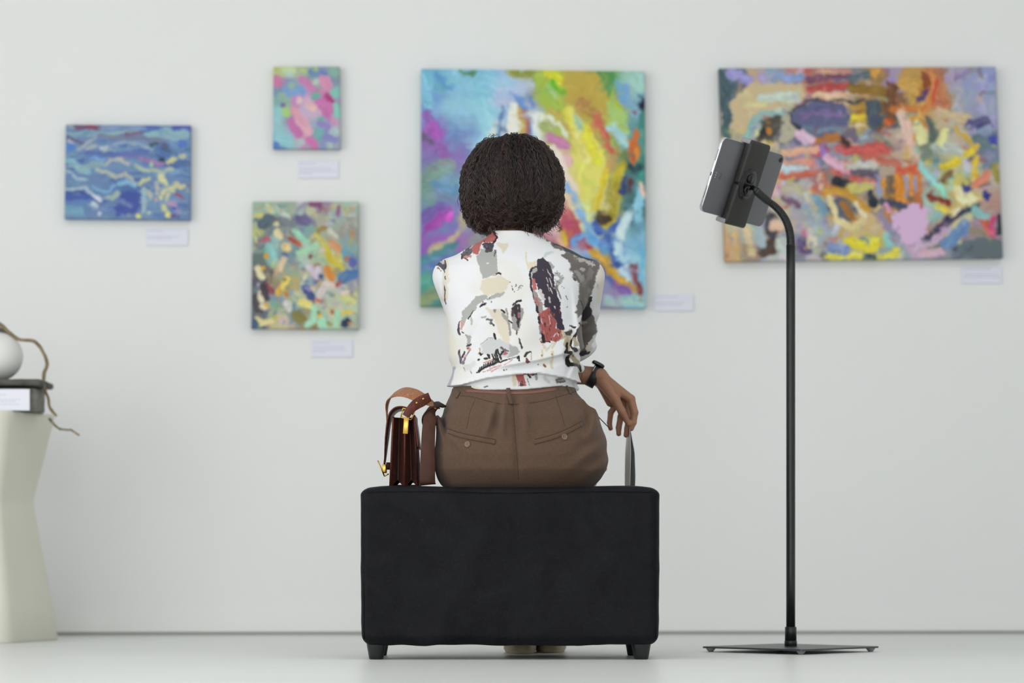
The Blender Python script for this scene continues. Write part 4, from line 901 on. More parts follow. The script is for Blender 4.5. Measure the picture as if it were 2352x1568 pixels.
def nets(f, lo, hi, h):
    ax = [np.arange(lo[i], hi[i] + h, h, dtype=np.float32) for i in range(3)]
    X, Y, Z = np.meshgrid(*ax, indexing='ij')
    D = f(X, Y, Z).astype(np.float32)
    S = D < 0
    cnt = np.zeros(tuple(s - 1 for s in S.shape), np.int8)
    for i in (0, 1):
        for j in (0, 1):
            for k in (0, 1):
                cnt += S[i:S.shape[0] - 1 + i, j:S.shape[1] - 1 + j, k:S.shape[2] - 1 + k]
    I, J, K = np.nonzero((cnt > 0) & (cnt < 8))
    vid = np.full(cnt.shape, -1, np.int32); vid[I, J, K] = np.arange(len(I))
    acc = np.zeros((len(I), 3)); num = np.zeros(len(I))
    C = [(i, j, k) for i in (0, 1) for j in (0, 1) for k in (0, 1)]
    for a in C:
        for b in C:
            if sum(np.abs(np.subtract(a, b))) == 1 and a < b:
                d0 = D[I + a[0], J + a[1], K + a[2]]; d1 = D[I + b[0], J + b[1], K + b[2]]
                m = (d0 < 0) != (d1 < 0)
                t = np.where(m, d0 / np.where(m, d0 - d1, 1), 0)[:, None]
                acc += np.where(m[:, None], np.array(a) * (1 - t) + np.array(b) * t, 0); num += m
    V = (np.stack([I, J, K], 1) + acc / num[:, None]) * h + np.array([a[0] for a in ax])
    Fs = []
    for d in range(3):
        o1, o2 = (d + 1) % 3, (d + 2) % 3
        sl0 = [slice(None)] * 3; sl1 = [slice(None)] * 3
        sl0[d] = slice(0, -1); sl1[d] = slice(1, None)
        A = S[tuple(sl0)]; B = S[tuple(sl1)]
        E = np.stack(np.nonzero(A != B), 1)
        ok = (E[:, o1] > 0) & (E[:, o2] > 0) & (E[:, o1] < S.shape[o1] - 1) & (E[:, o2] < S.shape[o2] - 1); E = E[ok]
        def cell(da, db):
            e = E.copy(); e[:, o1] += da; e[:, o2] += db; return vid[e[:, 0], e[:, 1], e[:, 2]]
        Q = np.stack([cell(-1, -1), cell(0, -1), cell(0, 0), cell(-1, 0)], 1)
        inside = A[E[:, 0], E[:, 1], E[:, 2]]
        Q[~inside] = Q[~inside][:, ::-1]
        Fs.append(Q)
    return V, np.vstack(Fs)
def subdivide(V, F):
    me = fast_mesh('tmp', V, F); o = bpy.data.objects.new('tmp', me); col.objects.link(o)
    md = o.modifiers.new('s', 'SUBSURF'); md.levels = 1; md.render_levels = 1
    dg = bpy.context.evaluated_depsgraph_get(); m2 = bpy.data.meshes.new_from_object(o.evaluated_get(dg))
    n = len(m2.vertices); co = np.zeros(n * 3, np.float32); m2.vertices.foreach_get('co', co)
    k = len(m2.polygons); li = np.zeros(k * 4, np.int32); m2.loops.foreach_get('vertex_index', li)
    bpy.data.objects.remove(o); bpy.data.meshes.remove(me); bpy.data.meshes.remove(m2)
    return co.reshape(-1, 3).astype(float), li.reshape(-1, 4)
def pxy(x, y, z): return CXP + FPX * x / y, HZ - FPX * (z - CAMZ) / y
def G(v, c, w): return np.exp(-((v - c) / w) ** 2)

person = thing('person', (0.02, 7.05, 0), 'person with dark curly bob in paint-print blouse and brown trousers, seated facing away', 'person')

# ------------------------------------------------------------------ trousers
def prof_px(rows, Ycs):
    """rows: (py, left px, right px, Y centre, back half depth, front half depth)"""
    z = []; cx = []; cy = []; a = []; bb = []; bf = []
    for py, l, r, yc, b, f in rows:
        p0, p1 = P(l, py, yc), P(r, py, yc)
        z.append(p0[2]); cx.append((p0[0] + p1[0]) / 2); a.append((p1[0] - p0[0]) / 2); cy.append(yc); bb.append(b); bf.append(f)
    return [curve1(z, k) for k in (cx, cy, a, bb, bf)]
T_PROF = prof_px([(880, 1042, 1318, 7.06, .108, .10), (903, 1036, 1325, 7.06, .113, .105), (930, 1024, 1350, 7.06, .128, .11), (960, 1010, 1374, 7.055, .142, .115), (1000, 1002, 1390, 7.05, .150, .12), (1045, 997, 1397, 7.045, .152, .12), (1080, 999, 1393, 7.045, .147, .12), (1100, 1005, 1381, 7.05, .136, .12), (1115, 1014, 1366, 7.05, .122, .12), (1124, 1030, 1350, 7.05, .105, .12)], None)
KN_R, KN_L = (.175, 7.53, .475), (-.115, 7.53, .48)
AN_R, AN_L = (.100, 7.415, .10), (.026, 7.335, .10)
def trousers(x, y, z):
    px, py = pxy(x, y, z)
    f = loft(x, y, z, T_PROF, 2.35)
    # cloth folds over the seat
    back = np.clip((7.08 - y) / .06, 0, 1)
    seam = 1183 + (py - 930) * .045
    b = -.008 * G(px, seam, 8) * (1 - sstep(1060, 1110, py)) * sstep(900, 930, py)
    b = b + .013 * (G(px, seam - 26 - (py - 930) * .10, 10) + .8 * G(px, seam + 22, 12)) * G(py, 955, 45)
    b = b + .011 * G(px, 1128 - (py - 950) * .25, 8) * G(py, 965, 35) - .010 * G(px, 1146 - (py - 950) * .2, 8) * G(py, 960, 35)
    t = (px - 1340) * .6 - (py - 985) * .8
    b = b + .011 * G(px + (py - 985) * .15, 1362, 9) * G(py, 965, 38) - .010 * G(px + (py - 985) * .2, 1343, 8) * G(py, 960, 40)
    b = b - .012 * G(px - (py - 960) * .22, 1017, 5) * G(py, 968, 34) + .012 * G(px - (py - 960) * .22, 1004, 7) * G(py, 970, 36) + .006 * G(px - (py - 1000) * .9, 1030, 9) * G(py, 1010, 22)
    dg = (py - 1075) + (px - 1290) * .75
    b = b + .0045 * np.sin(dg * .12) * G(px, 1360, 45) * G(py, 1050, 45)
    b = b + .002 * (fbm(px * .02, py * .03, 61, 2) - .5)
    f = f - b * back
    for path, r in (([(1336, 920, 6.984), (1357, 946, 6.990), (1360, 977, 6.972), (1340, 1006, 6.943)], .0045),):
        w = [P(*k) for k in path]
        for j in range(3): f = smin(f, rcone(x, y, z, w[j], w[j + 1], r, r * (.55 if j == 2 else 1)), .022)
    f = smax(f, z - P(1176, 889, 7.05)[2], .004)
    for h, k, an in (((.095, 7.09, .505), KN_R, AN_R), ((-.075, 7.09, .505), KN_L, AN_L)):
        f = smin(f, rcone(x, y, z, h, k, .088, .070), .035)
        f = smin(f, rcone(x, y, z, k, an, .068, .052), .03)
    f = smax(f, .4135 - z + 3.0 * np.clip(y - 7.215, 0, .02), .006)      # flattened on the bench
    return f
TV, TF = nets(trousers, (-.27, 6.86, .05), (.29, 7.62, .67), .0042)
M_trouser = mat('brown_wool_trousers', '604b3d', 0.85, spec=0.2, bump=(900, .35, 2), var=(160, .10), Sheen_Weight=0.15)
trs = obj('trousers', (TV, TF), M_trouser, person)
T_BVH = BVHTree.FromPolygons([tuple(v) for v in TV], [tuple(int(i) for i in f) for f in TF])
def on(bvh, px, py, lift=0.0):
    d = Vector(P(px, py, 1.0)) - Vector((0, 0, CAMZ)); d.normalize()
    hit, nrm, _, _ = bvh.ray_cast(Vector((0, 0, CAMZ)), d)
    if hit is None: return np.array(P(px, py, 7.0)), np.array([0, -1.0, 0])
    nrm = np.array(nrm); nrm = nrm if nrm[1] < 0 else -nrm
    return np.array(hit) + nrm * lift, nrm
def surf_ribbon(bvh, pts, w, th, lift, n=24):
    p2 = smooth_path([(a, b, 0) for a, b in pts], n); R = [on(bvh, a, b, lift) for a, b, _ in p2]
    path = np.array([r[0] for r in R]); N = np.array([r[1] for r in R])
    T = np.gradient(path, axis=0); S = np.cross(T, N)
    return ribbon(path, S, w, th, n)
M_trouser_dark = mat('brown_trouser_stitching', '4a382d', 0.85, bump=(800, .2), spec=.2)
obj('centre_seam', surf_ribbon(T_BVH, [(1178, 928), (1181, 970), (1185, 1020), (1189, 1070), (1191, 1100)], .0012, .0008, .0002), M_trouser_dark, trs)
for pts in ([(1092, 916), (1080, 945), (1072, 985)], [(1276, 908), (1288, 945), (1297, 978)]):
    obj('dart_seam', surf_ribbon(T_BVH, pts, .0009, .0006, .0002, 14), M_trouser_dark, trs)
wb = smooth_path([(1040, 908, 0), (1090, 912, 0), (1140, 926, 0), (1180, 928, 0), (1240, 922, 0), (1300, 906, 0), (1328, 896, 0)], 30)
obj('waistband_seam', surf_ribbon(T_BVH, [(a, b) for a, b, _ in wb[::4]] + [(1328, 896)], .0011, .0008, .0003, 30), M_trouser_dark, trs)
for pts in ([(1029, 990), (1060, 1000), (1100, 1008), (1138, 1015)], [(1227, 1015), (1262, 1006), (1300, 992), (1336, 973)]):
    wp = obj('welt_pocket', surf_ribbon(T_BVH, pts, .0105, .0024, .0006), M_trouser, trs)
    up = [(a, b - 5.5) for a, b in pts]; obj('pocket_slit', surf_ribbon(T_BVH, up, .0014, .001, .0016), M_trouser_dark, wp)
    dn = [(a, b + 5.2) for a, b in pts]; obj('pocket_slit', surf_ribbon(T_BVH, dn, .0009, .0008, .0012), M_trouser_dark, wp)
M_button = mat('brown_horn_button', '7d6350', 0.35, bump=(60, .05))
for bxp, byp in ((1074, 1020), (1296, 1003)):
    c, n = on(T_BVH, bxp, byp, .0004)
    zz = n; xx = np.cross([0, 0, 1.0], zz); xx /= np.linalg.norm(xx); yy = np.cross(zz, xx); A = np.stack([xx, yy, zz], 1)
    bt = obj('button', lathe([(.0072, 0), (.0076, .0008), (.0074, .0022), (.0062, .0024), (.0056, .0017), (.0004, .0017)], c, 28, A), M_button, trs)
    for i in (-1, 1):
        for j in (-1, 1):
            obj('button_hole', lathe([(.0009, .0014), (.0009, .0019), (.0002, .0019)], c + A @ np.array([i * .0018, j * .0018, 0]), 10, A), M_trouser_dark, bt)
M_lining = mat('reddish_brown_lining', '7c5348', 0.7, bump=(500, .1))
obj('belt_loop', surf_ribbon(T_BVH, [(1167, 892), (1168, 905), (1171, 918), (1173, 929)], .0098, .003, .003, 14), M_trouser, trs)
obj('belt_loop', surf_ribbon(T_BVH, [(1057, 900), (1052, 908), (1050, 914)], .0070, .003, .002, 10), M_trouser, trs)
obj('belt_loop', surf_ribbon(T_BVH, [(1300, 886), (1306, 895), (1310, 905)], .0070, .003, .002, 10), M_trouser, trs)
obj('waistband_lining', surf_ribbon(T_BVH, [(1070, 897), (1110, 899), (1160, 902), (1220, 901), (1280, 893)], .0075, .0016, .0006, 24), M_lining, trs)
obj('drawcord', tube(smooth_path([P(1366, 948, 7.16), P(1384, 967, 7.18), P(1402, 985, 7.19)], 12), .0012, 8), mat('black_cord', '1c1b1b', .7, bump=(900, .2)), trs)

# ------------------------------------------------------------------ blouse
S_PROF = prof_px([(890, 1042, 1320, 7.06, .116, .10), (872, 1043, 1319, 7.06, .117, .105), (850, 1044, 1322, 7.06, .122, .11), (825, 1036, 1330, 7.062, .124, .11), (800, 1034, 1330, 7.065, .123, .11), (760, 1030, 1334, 7.07, .122, .11), (720, 1021, 1341, 7.08, .122, .11), (680, 1012, 1352, 7.09, .121, .105), (645, 1009, 1362, 7.10, .118, .10), (615, 1016, 1360, 7.105, .110, .09), (595, 1034, 1346, 7.11, .099, .08), (578, 1060, 1318, 7.115, .086, .072), (563, 1088, 1284, 7.12, .074, .066), (550, 1112, 1255, 7.125, .066, .062), (538, 1128, 1236, 7.13, .060, .06), (526, 1133, 1230, 7.135, .058, .06)], None)
SH_R, EL_R, WR_R = P(1350, 634, 7.11), P(1328, 786, 7.27), np.array([.03, 7.42, .69])
SH_L, EL_L = P(1034, 634, 7.11), np.array([-.075, 7.34, .735])
WR_L = P(1362, 863, 7.30)
def fold_line(px): return np.interp(px, [1000, 1055, 1120, 1190, 1240, 1300, 1345], [893, 886, 869, 860, 858, 869, 884]).astype(np.float32)
def fold_line2(px): return np.interp(px, [1000, 1130, 1180, 1230, 1290, 1340], [852, 846, 838, 830, 815, 800]).astype(np.float32)
def blouse(x, y, z):
    px, py = pxy(x, y, z)
    back = np.clip((7.12 - y) / .05, 0, 1)
    f = loft(x, y, z, S_PROF, 2.25)
    d1 = fold_line(px) - py          # positive above the blousing edge
    b = .016 * np.exp(-np.clip(d1, 0, 200) / 26) * sstep(-2.5, 2.5, d1) - .003 * G(d1, -4, 4)
    d2 = fold_line2(px) - py
    b = b + .014 * np.exp(-np.clip(d2, 0, 200) / 14) * sstep(-4, 4, d2) * sstep(1130, 1200, px) - .004 * G(d2, -9, 8) * sstep(1120, 1200, px)
    # long soft folds
    b = b + .0030 * np.sin((px * .045 + py * .03)) * G(py, 780, 80)
    b = b + .007 * G(px - (py - 700) * .12, 1322, 7) * G(py, 745, 60) - .009 * G(px - (py - 700) * .1, 1337, 6) * G(py, 760, 60)
    b = b + .010 * G(px + 4 * np.sin(py * .11), 1314, 6) * G(py, 815, 40) - .008 * G(px + 4 * np.sin(py * .11), 1303, 5) * G(py, 815, 34)
    b = b - .004 * G(px, 1014 + (py - 620) * .08, 5) * G(py, 670, 60)
    b = b + .002 * G(px, 1180, 70) * G(py, 640, 60) - .0022 * G(px + (py - 700) * .5, 1120, 10) * G(py, 770, 50) + .0022 * G(px + (py - 700) * .5, 1090, 12) * G(py, 780, 50)
    b = b + .0016 * (fbm(px * .025, py * .04, 71, 2) - .5)
    f = f - b * back
    ar = smin(rcone(x, y, z, SH_R, EL_R, .043, .042), rcone(x, y, z, EL_R, WR_R, .042, .036), .02)
    ar = ar - .0035 * np.sin(py * .16 + px * .05) * G(py, 770, 50)
    al = smin(rcone(x, y, z, SH_L, EL_L, .044, .043), rcone(x, y, z, EL_L, EL_L + (WR_L - EL_L) * .60, .043, .040), .02)
    f = smin(f, ar, .014); f = smin(f, al, .016)
    # flared corner of the hem pushed out over the wrist
    f = smin(f, rcone(x, y, z, P(1312, 838, 7.10), P(1333, 846, 7.13), .016, .011), .02)
    f = smin(f, rcone(x, y, z, P(1310, 880, 7.07), P(1324, 893, 7.09), .012, .008), .012)
    hem = np.interp(px, [1030, 1060, 1120, 1200, 1290, 1325], [899, 894, 896, 895, 886, 896]).astype(np.float32)
    f = smax(f, (py - hem) / 930.0, .003)
    f = smax(f, (529 + 10 * sstep(1190, 1240, px) + 8 * (1 - sstep(1110, 1140, px)) - py) / 915.0, .004)
    return f
SV, SF = nets(blouse, (-.245, 6.90, .655), (.262, 7.47, 1.075), .0031)
SV, SF = subdivide(SV, SF)
spx, spy = to_px(SV)
def print_blouse():
    p = Paint(spx, spy, hx('f3f3f5')).warp(4.5, .1, 2.6, .3, 66); S = p.stroke; L = p.poly; rng = random.Random(9)
    A, B, C, D = mapper(980, 520, .12754), mapper(1180, 520, .12754), mapper(1000, 700, .12755), mapper(1180, 700, .12754)
    K = dict(rag=1.6, soft=.9, f=.22)
    w = fbm(spx * .012, spy * .012, 81, 3)       # cream washes
    m = sstep(.56, .72, w) * .35; p.c = p.c * (1 - m[:, None]) + hx('efe7d6') * m[:, None]
    S(A(330, 500, 350, 900, 330, 1300), 14, 'ece0cc', rag=5, soft=3, a=.8)
    S(C(150, 150, 260, 500, 330, 1000), [12, 18, 20], 'f0e9d6', rag=8, soft=6, a=.6)
    L(A(1260, 300, 1470, 300, 1440, 400, 1380, 470, 1320, 400), 'e6dcc8', rag=3, soft=2)
    # collar patch
    L(A(1140, 105, 1210, 95, 1270, 190, 1220, 275, 1000, 290, 960, 350, 945, 505, 850, 500, 790, 400, 880, 310, 960, 240), 'c06c67', rag=1.5, soft=.9)
    L(A(985, 325, 1050, 290, 1225, 280, 1205, 400, 1150, 525, 1060, 520, 1035, 400), '554d59', rag=2.5, soft=.9, f=.3)
    for k in range(16): a = (rng.uniform(1030, 1190), rng.uniform(290, 510)); S(A(a[0], a[1], a[0] + rng.uniform(-40, 40), a[1] + rng.uniform(-50, 50)), 1.6, rng.choice(['2a2630', '8c8690', '3a3440']), soft=.7)
    L(A(640, 480, 720, 400, 810, 385, 825, 480, 760, 520, 680, 560, 635, 585), '6a636c', rag=2, soft=.9, f=.3)
    for k in range(9): a = (rng.uniform(640, 800), rng.uniform(410, 560)); S(A(a[0], a[1], a[0] + rng.uniform(-30, 30), a[1] + rng.uniform(-40, 40)), 1.6, '37313a', soft=.7)
    S(A(690, 545, 780, 545), 6, 'cc9488', **K); S(A(640, 500, 640, 580), 3, '2c2830', soft=.8); S(A(700, 560, 735, 600), 3, '5c3c34', soft=.8)
    S(A(1200, 98, 1265, 190, 1215, 275), [4, 5.5, 4], '2c2630', rag=.8, soft=.8); S(A(930, 250, 850, 320, 740, 390, 700, 430), [2, 3, 2, 3], '3c3844', rag=.7, soft=.8)
    L(A(890, 520, 1255, 430, 1280, 830, 1180, 880, 1010, 948, 960, 780), 'b3b4af', rag=1, soft=.9); L(A(960, 400, 1040, 390, 1040, 500, 965, 520), 'b3b4af', rag=1.5, soft=.9); S(A(1085, 670, 1110, 665), 3, 'e6e6e6', soft=1); S(A(1235, 430, 1220, 520), 3, '6a6668', **K)
    # left shoulder mark and side line
    L(A(185, 690, 235, 620, 310, 640, 345, 700, 322, 832, 265, 760), '55555e', rag=1.6, soft=.8); S(A(280, 530, 318, 570, 270, 600, 240, 640), 5, '34343a', rag=1, soft=.8); S(A(185, 690, 240, 650), 5, '1c1c22', soft=.8); S(A(330, 620, 345, 700, 340, 760), 3, '2c2a2e', soft=.8); S(A(250, 640, 300, 660), 3, 'd8d4d0', soft=.7); S(A(200, 750, 250, 800), 3, '8a6a64', **K)
    S(A(335, 900, 340, 950), 2.4, '4a3c3c', soft=.8); S(A(318, 1070, 330, 1200, 332, 1330, 352, 1395), [2, 2.4, 2, 3], '3a3638', soft=.7)
    S(A(200, 1390, 270, 1470), 5, '34303a', soft=1)
    # centre cream block and grey arc
    L(A(1000, 965, 1330, 880, 1480, 980, 1450, 1100, 1370, 1190, 1150, 1240, 1040, 1260, 960, 1120), 'e5dbc6', rag=3, soft=2)
    S(A(1255, 860, 1290, 838, 1325, 860), 5, '3a2a2e', soft=.8); S(A(1190, 870, 1240, 880), 4, 'd8b8a8', soft=1)
    S(A(1390, 1205, 1290, 1230, 1170, 1280, 1100, 1300), [6, 9, 9, 5], 'b4b4b0', **K); S(A(1050, 1270, 930, 1320, 850, 1400, 760, 1500, 680, 1568), [10, 17, 16, 16, 16], 'b4b4b0', **K)
    S(C(680, 60, 590, 140, 510, 260, 500, 350), [15, 15, 10, 5], 'b6b6b2', **K); S(C(690, 100, 640, 170, 580, 255), 2.4, '2e2a2c', rag=.6, soft=.7)
    for k in range(4): S(A(965 + k * 32, 1450 - k * 18, 1000 + k * 26, 1400 - k * 8), 2.6, '2a2628', soft=.7)
    S(A(970, 1440, 1065, 1405), 3, '2a2628', rag=.8, soft=.7)
    for a in ((1500, 1005), (1530, 1072), (1590, 1168), (1170, 1362), (1130, 1285), (1090, 1490), (1010, 1365)): S(A(*a), 2.6, '2e2a2c', soft=.8)
    S(A(1535, 1105, 1540, 1145), 2, '2e2a2c', soft=.7); S(A(1600, 1090, 1620, 1050), 3, '6a6868', soft=.8); S(A(1655, 1110, 1690, 1060, 1725, 1060), 2.4, '8c8a8a', soft=.8); S(A(1640, 1150, 1700, 1100), 2, 'aaa8a4', soft=.8)
    L(C(900, 60, 1180, 80, 1330, 250, 1345, 560, 1330, 700, 1250, 690, 1150, 520, 1080, 300, 960, 150), 'e6dcc8', rag=3, soft=2.5)
    S(C(1070, 105), 7, '948c98', rag=1, soft=1); S(C(830, 220, 900, 208), 4, 'b0aeac', **K); S(C(920, 265, 1010, 262, 1000, 330), 4.5, '6c6868', **K); S(C(1030, 340, 1055, 365), 4, '48444a', soft=.9); S(C(1058, 525, 1075, 600), 4.5, '1e1c1e', soft=.8)
    S(C(1200, 100, 1245, 145), 4, '302c2e', soft=.9); S(C(1270, 70, 1310, 210), 3.4, '9a9694', **K); S(C(1210, 170, 1290, 250, 1320, 330), 7, 'a8a6a2', **K); S(C(1330, 280, 1380, 320), 4, '2c282a', rag=1, soft=.8); S(C(1320, 330, 1350, 440, 1350, 545), 4.5, '9c9896', **K)
    L(C(1370, 110, 1400, 20, 1520, 0, 1568, 70, 1590, 140, 1540, 300, 1490, 480, 1440, 470, 1390, 420, 1400, 300, 1370, 220), 'a29e9e', rag=2, soft=1)
    S(C(1385, 80, 1440, 30, 1500, 0), 5, '2e282c', rag=1.4, soft=.8); S(C(1450, 10, 1440, 90, 1480, 190, 1500, 260, 1490, 400), [6, 9, 11, 8, 4], '332c32', rag=1.4, soft=.8); S(C(1510, 20, 1510, 120), 6, '332c32', **K); S(C(1400, 110, 1390, 180), 6, '4c4046', **K); S(C(1500, 150, 1500, 210), 5, 'a06a6a', **K); S(C(1460, 480, 1465, 525), 3, '5c5450', soft=.8)
    S(A(1560, 1400, 1640, 1350, 1700, 1330), 4, '2e2a2e', rag=.8, soft=.8)
    S(C(1505, 600, 1525, 690, 1560, 780), [3, 3.6, 3], '3a3638', rag=.8, soft=.8)
    # lower left specks
    S(C(475, 300, 490, 370, 470, 430), 5.5, 'd6a89c', **K); S(C(440, 310, 425, 400, 420, 470, 435, 535), [2, 4, 5, 4], '4a424c', rag=1, soft=.8); S(C(480, 500, 510, 505), 3, '3c363a', soft=.8); S(C(640, 230, 650, 350), 5, 'c4c4c0', **K)
    S(C(555, 540, 600, 640), 3, 'a8a8a4', soft=.9); S(C(610, 570, 600, 700), 9, 'b2b4ae', **K); S(C(565, 740, 600, 720, 630, 700), 3, '2e2a2c', soft=.8); S(C(600, 770, 620, 800), 8, 'd49c94', **K); S(C(585, 775), 3.2, '2c2628', soft=.8)
    S(C(430, 810, 430, 880, 455, 960, 460, 1050), [5, 4, 6, 5], '6c6470', **K); S(C(430, 830, 425, 870), 3, '3a343c', soft=.8); S(C(485, 935, 530, 840), 3.4, '3a363a', soft=.8); S(C(620, 830, 530, 950, 500, 1050), [3, 4, 5], '8c7c88', **K); S(C(540, 920), 6, 'd8b0a8', **K)
    S(C(510, 1130, 540, 1190), 2.4, '9c9a9a', soft=.8); S(C(620, 1180, 650, 1240), 2.4, '9c9a94', soft=.8); L(C(510, 1090, 700, 1010, 720, 1080, 640, 1180, 540, 1180), 'e3e2e2', rag=3, soft=2)
    L(C(820, 720, 980, 600, 1180, 625, 1300, 700, 1480, 760, 1500, 850, 1300, 950, 1130, 920, 850, 880), 'd3d5d5', rag=3, soft=2); S(C(820, 700, 960, 600, 1040, 600), 1.6, 'a4a6a8', soft=.8); L(C(1320, 720, 1480, 760, 1510, 850, 1380, 940, 1290, 950, 1350, 850), 'b3b4b1', rag=2.5, soft=1.5)
    # black comb drawing
    S(C(740, 1215, 900, 1125, 1100, 1040, 1290, 985), [4.5, 4, 4, 3], '242022', rag=.8, soft=.8)
    for k in range(9): x = 770 + k * 42; y = 1175 - k * 21; S(C(x, y, x + 18, y - 50), 3.2, '2a2628', rag=.6, soft=.7)
    S(C(760, 1170, 1080, 1030), 1.6, '2a2628', soft=.7)
    for x0, y0, x1, y1, wd in ((1090, 820, 1130, 1010, 4), (1120, 810, 1180, 980, 4), (1065, 880, 1100, 1010, 3.4), (1015, 890, 1050, 980, 4.6), (955, 900, 968, 950, 4.6), (890, 970, 930, 965, 4), (1170, 890, 1220, 830, 4), (805, 860, 830, 900, 5), (760, 1000, 795, 985, 3)): S(C(x0, y0, x1, y1), wd, '242022', rag=.8, soft=.7)
    S(C(830, 900, 850, 885), 3, '242022', soft=.7); S(C(1190, 770, 1240, 800, 1320, 825), [6, 6, 3], '6a5c62', **K); L(C(1215, 900, 1250, 830, 1320, 870), 'b4666c', rag=1, soft=.8); S(C(880, 1040, 1020, 990), 4, 'cc9c96', **K); S(C(770, 880, 800, 830, 800, 790), 3, 'c8b090', soft=.9)
    for x0, y0, x1, y1 in ((840, 1215, 900, 1195), (940, 1190, 1100, 1110), (980, 1140, 1190, 1075), (1000, 1200, 1150, 1130), (1240, 1080, 1380, 990)): S(C(x0, y0, x1, y1), 2.4, 'd89a9c', rag=1, soft=.8, dry=.4)
    S(C(1300, 980, 1490, 930), 2, '3a3638', soft=.7); S(C(1470, 970, 1500, 945, 1510, 1000), 3.6, '1e1c1e', soft=.8); S(C(1235, 1170), 3.4, '6a4444', soft=.8); S(C(1275, 1162), 2.6, '2c2628', soft=.8)
    # plum brush column
    L(B(430, 600, 520, 565, 640, 640, 690, 760, 720, 900, 740, 1080, 790, 1230, 835, 1370) + D(835, 100, 860, 240, 905, 380, 930, 440, 870, 465, 780, 420, 770, 300, 690, 180, 640, 60) + B(560, 1440, 540, 1300, 470, 1180, 410, 1030, 330, 920, 335, 840, 410, 780), '3b3141', rag=2, soft=.9, f=.25)
    L(B(310, 780, 400, 740, 420, 800, 340, 850), 'b4b0ae', rag=1, soft=.8)
    S(B(400, 722, 325, 752, 296, 850, 308, 950, 312, 1080, 350, 1220, 400, 1380, 425, 1540), [3, 4, 5, 5, 4, 3, 3, 4], '2e2832', rag=1, soft=.8)
    L(B(322, 945, 388, 938, 412, 1125, 342, 1145), 'c4706a', rag=1.4, soft=.8)
    S(B(370, 1160, 420, 1300, 470, 1420, 490, 1540), [7, 12, 14, 12], 'a79a9a', rag=3.5, soft=1, f=.3); S(B(400, 1290, 450, 1420), 6, 'b87672', **K); S(B(480, 1150, 540, 1300), 8, 'd8d4d2', rag=3, soft=1, f=.35); S(B(640, 1290, 650, 1360), 5, 'c8c4c2', **K)
    for x0, y0, x1, y1 in ((600, 770, 680, 930), (590, 925, 615, 1000), (640, 940, 700, 1090), (600, 1060, 640, 1170), (660, 1110, 700, 1200), (530, 770, 545, 800), (740, 1440, 750, 1480)): S(B(x0, y0, x1, y1), [2.5, 4, 1.5], 'd9d3cf', rag=1.2, soft=.7)
    S(B(760, 840, 870, 930, 800, 1010, 760, 1100), [6, 9, 9, 6], 'b4b3b0', rag=4, soft=1, f=.35); S(B(770, 1090, 820, 1190, 855, 1295), [6, 4, 4], '7c7674', rag=1.6, soft=.8); S(B(660, 650, 700, 740), 7, 'b0aeac', rag=3, soft=1, f=.35)
    for k in range(14): a = (rng.uniform(740, 880), rng.uniform(840, 1080)); S(B(*a), 2, '5a5454', soft=.8)
    for a in ((910, 1100), (970, 1450), (775, 805)): S(B(*a), 2.6, '7a7674', soft=.8)
    S(B(930, 1250, 975, 1305), 2.4, '5c5858', soft=.8); S(B(520, 560, 600, 490, 700, 470), [3, 8, 5], 'd5dadc', rag=2, soft=2); S(B(440, 600, 520, 560), 2.4, '2e2832', soft=.8)
    L(B(260, 640, 400, 620, 420, 700, 300, 770, 270, 760), 'ecdfc6', rag=2, soft=1.5); S(B(215, 480, 260, 780), 3, 'e9dcbc', rag=1, soft=1.2)
    L(D(440, 165, 540, 110, 640, 40, 690, 170, 772, 290, 770, 425, 870, 470, 880, 600, 800, 650, 520, 662, 490, 480, 445, 300), 'b05d5a', rag=2, soft=.9, f=.25)
    for k in range(46):
        a = (rng.uniform(470, 850), rng.uniform(80, 640)); S(D(a[0], a[1], a[0] + rng.uniform(-6, 12), a[1] + rng.uniform(20, 60)), rng.uniform(1.5, 3), rng.choice(['8a4848', '3c2c32', 'c88480', '3c2c32', '9c5450']), rag=.8, soft=.7)
    for x0, y0, x1, y1 in ((640, 200, 655, 340), (500, 250, 530, 340), (730, 560, 760, 530), (790, 510, 800, 560)): S(D(x0, y0, x1, y1), 2.6, 'ddc4c0', rag=.8, soft=.7)
    S(D(455, 220, 470, 330), 5, '2a2428', rag=1, soft=.8); S(D(420, 40, 440, 130), 5, '2a2428', rag=1, soft=.8); S(D(490, 480, 510, 560, 535, 655), [4, 7, 8], '2a2226', rag=1.5, soft=.8); S(D(530, 660, 650, 662), 3.4, '2a2226', rag=1, soft=.8); S(D(490, 650, 500, 670), 3, '8a3c3c', soft=.8); S(D(470, 420, 480, 500), 5, '9a9694', **K)
    # taupe wash on the right shoulder
    L(B(600, 205, 760, 225, 1000, 330, 1300, 470, 1560, 625, 1545, 730, 1500, 860, 1440, 1080, 1390, 1240, 1290, 1560) + D(1230, 180, 1150, 230, 1105, 130) + B(1110, 1560, 1180, 1250, 1170, 1020, 1080, 930, 1030, 800, 1000, 640, 850, 520, 960, 460, 880, 420, 720, 380), '736c69', rag=4, soft=2, f=.16)
    n = fbm(spx * .06, spy * .05, 88, 3); sel = (spx > 1280) & (spx < 1382) & (spy < 725) & (np.abs(p.c - hx('736c69')).max(1) < .12); mm = (sstep(.5, .7, n) * .45)[sel]; p.c[sel] = p.c[sel] * (1 - mm[:, None]) + hx('a49e98') * mm[:, None]
    S(B(1180, 600, 1300, 600, 1420, 680), [7, 10, 8], 'c2beb8', rag=4, soft=1.5, f=.3); S(B(1220, 780, 1260, 790), 7, 'b8b4ae', rag=3, soft=1.5); S(B(1130, 830, 1220, 900, 1230, 960), 11, '9e9a94', rag=5, soft=2, f=.2)
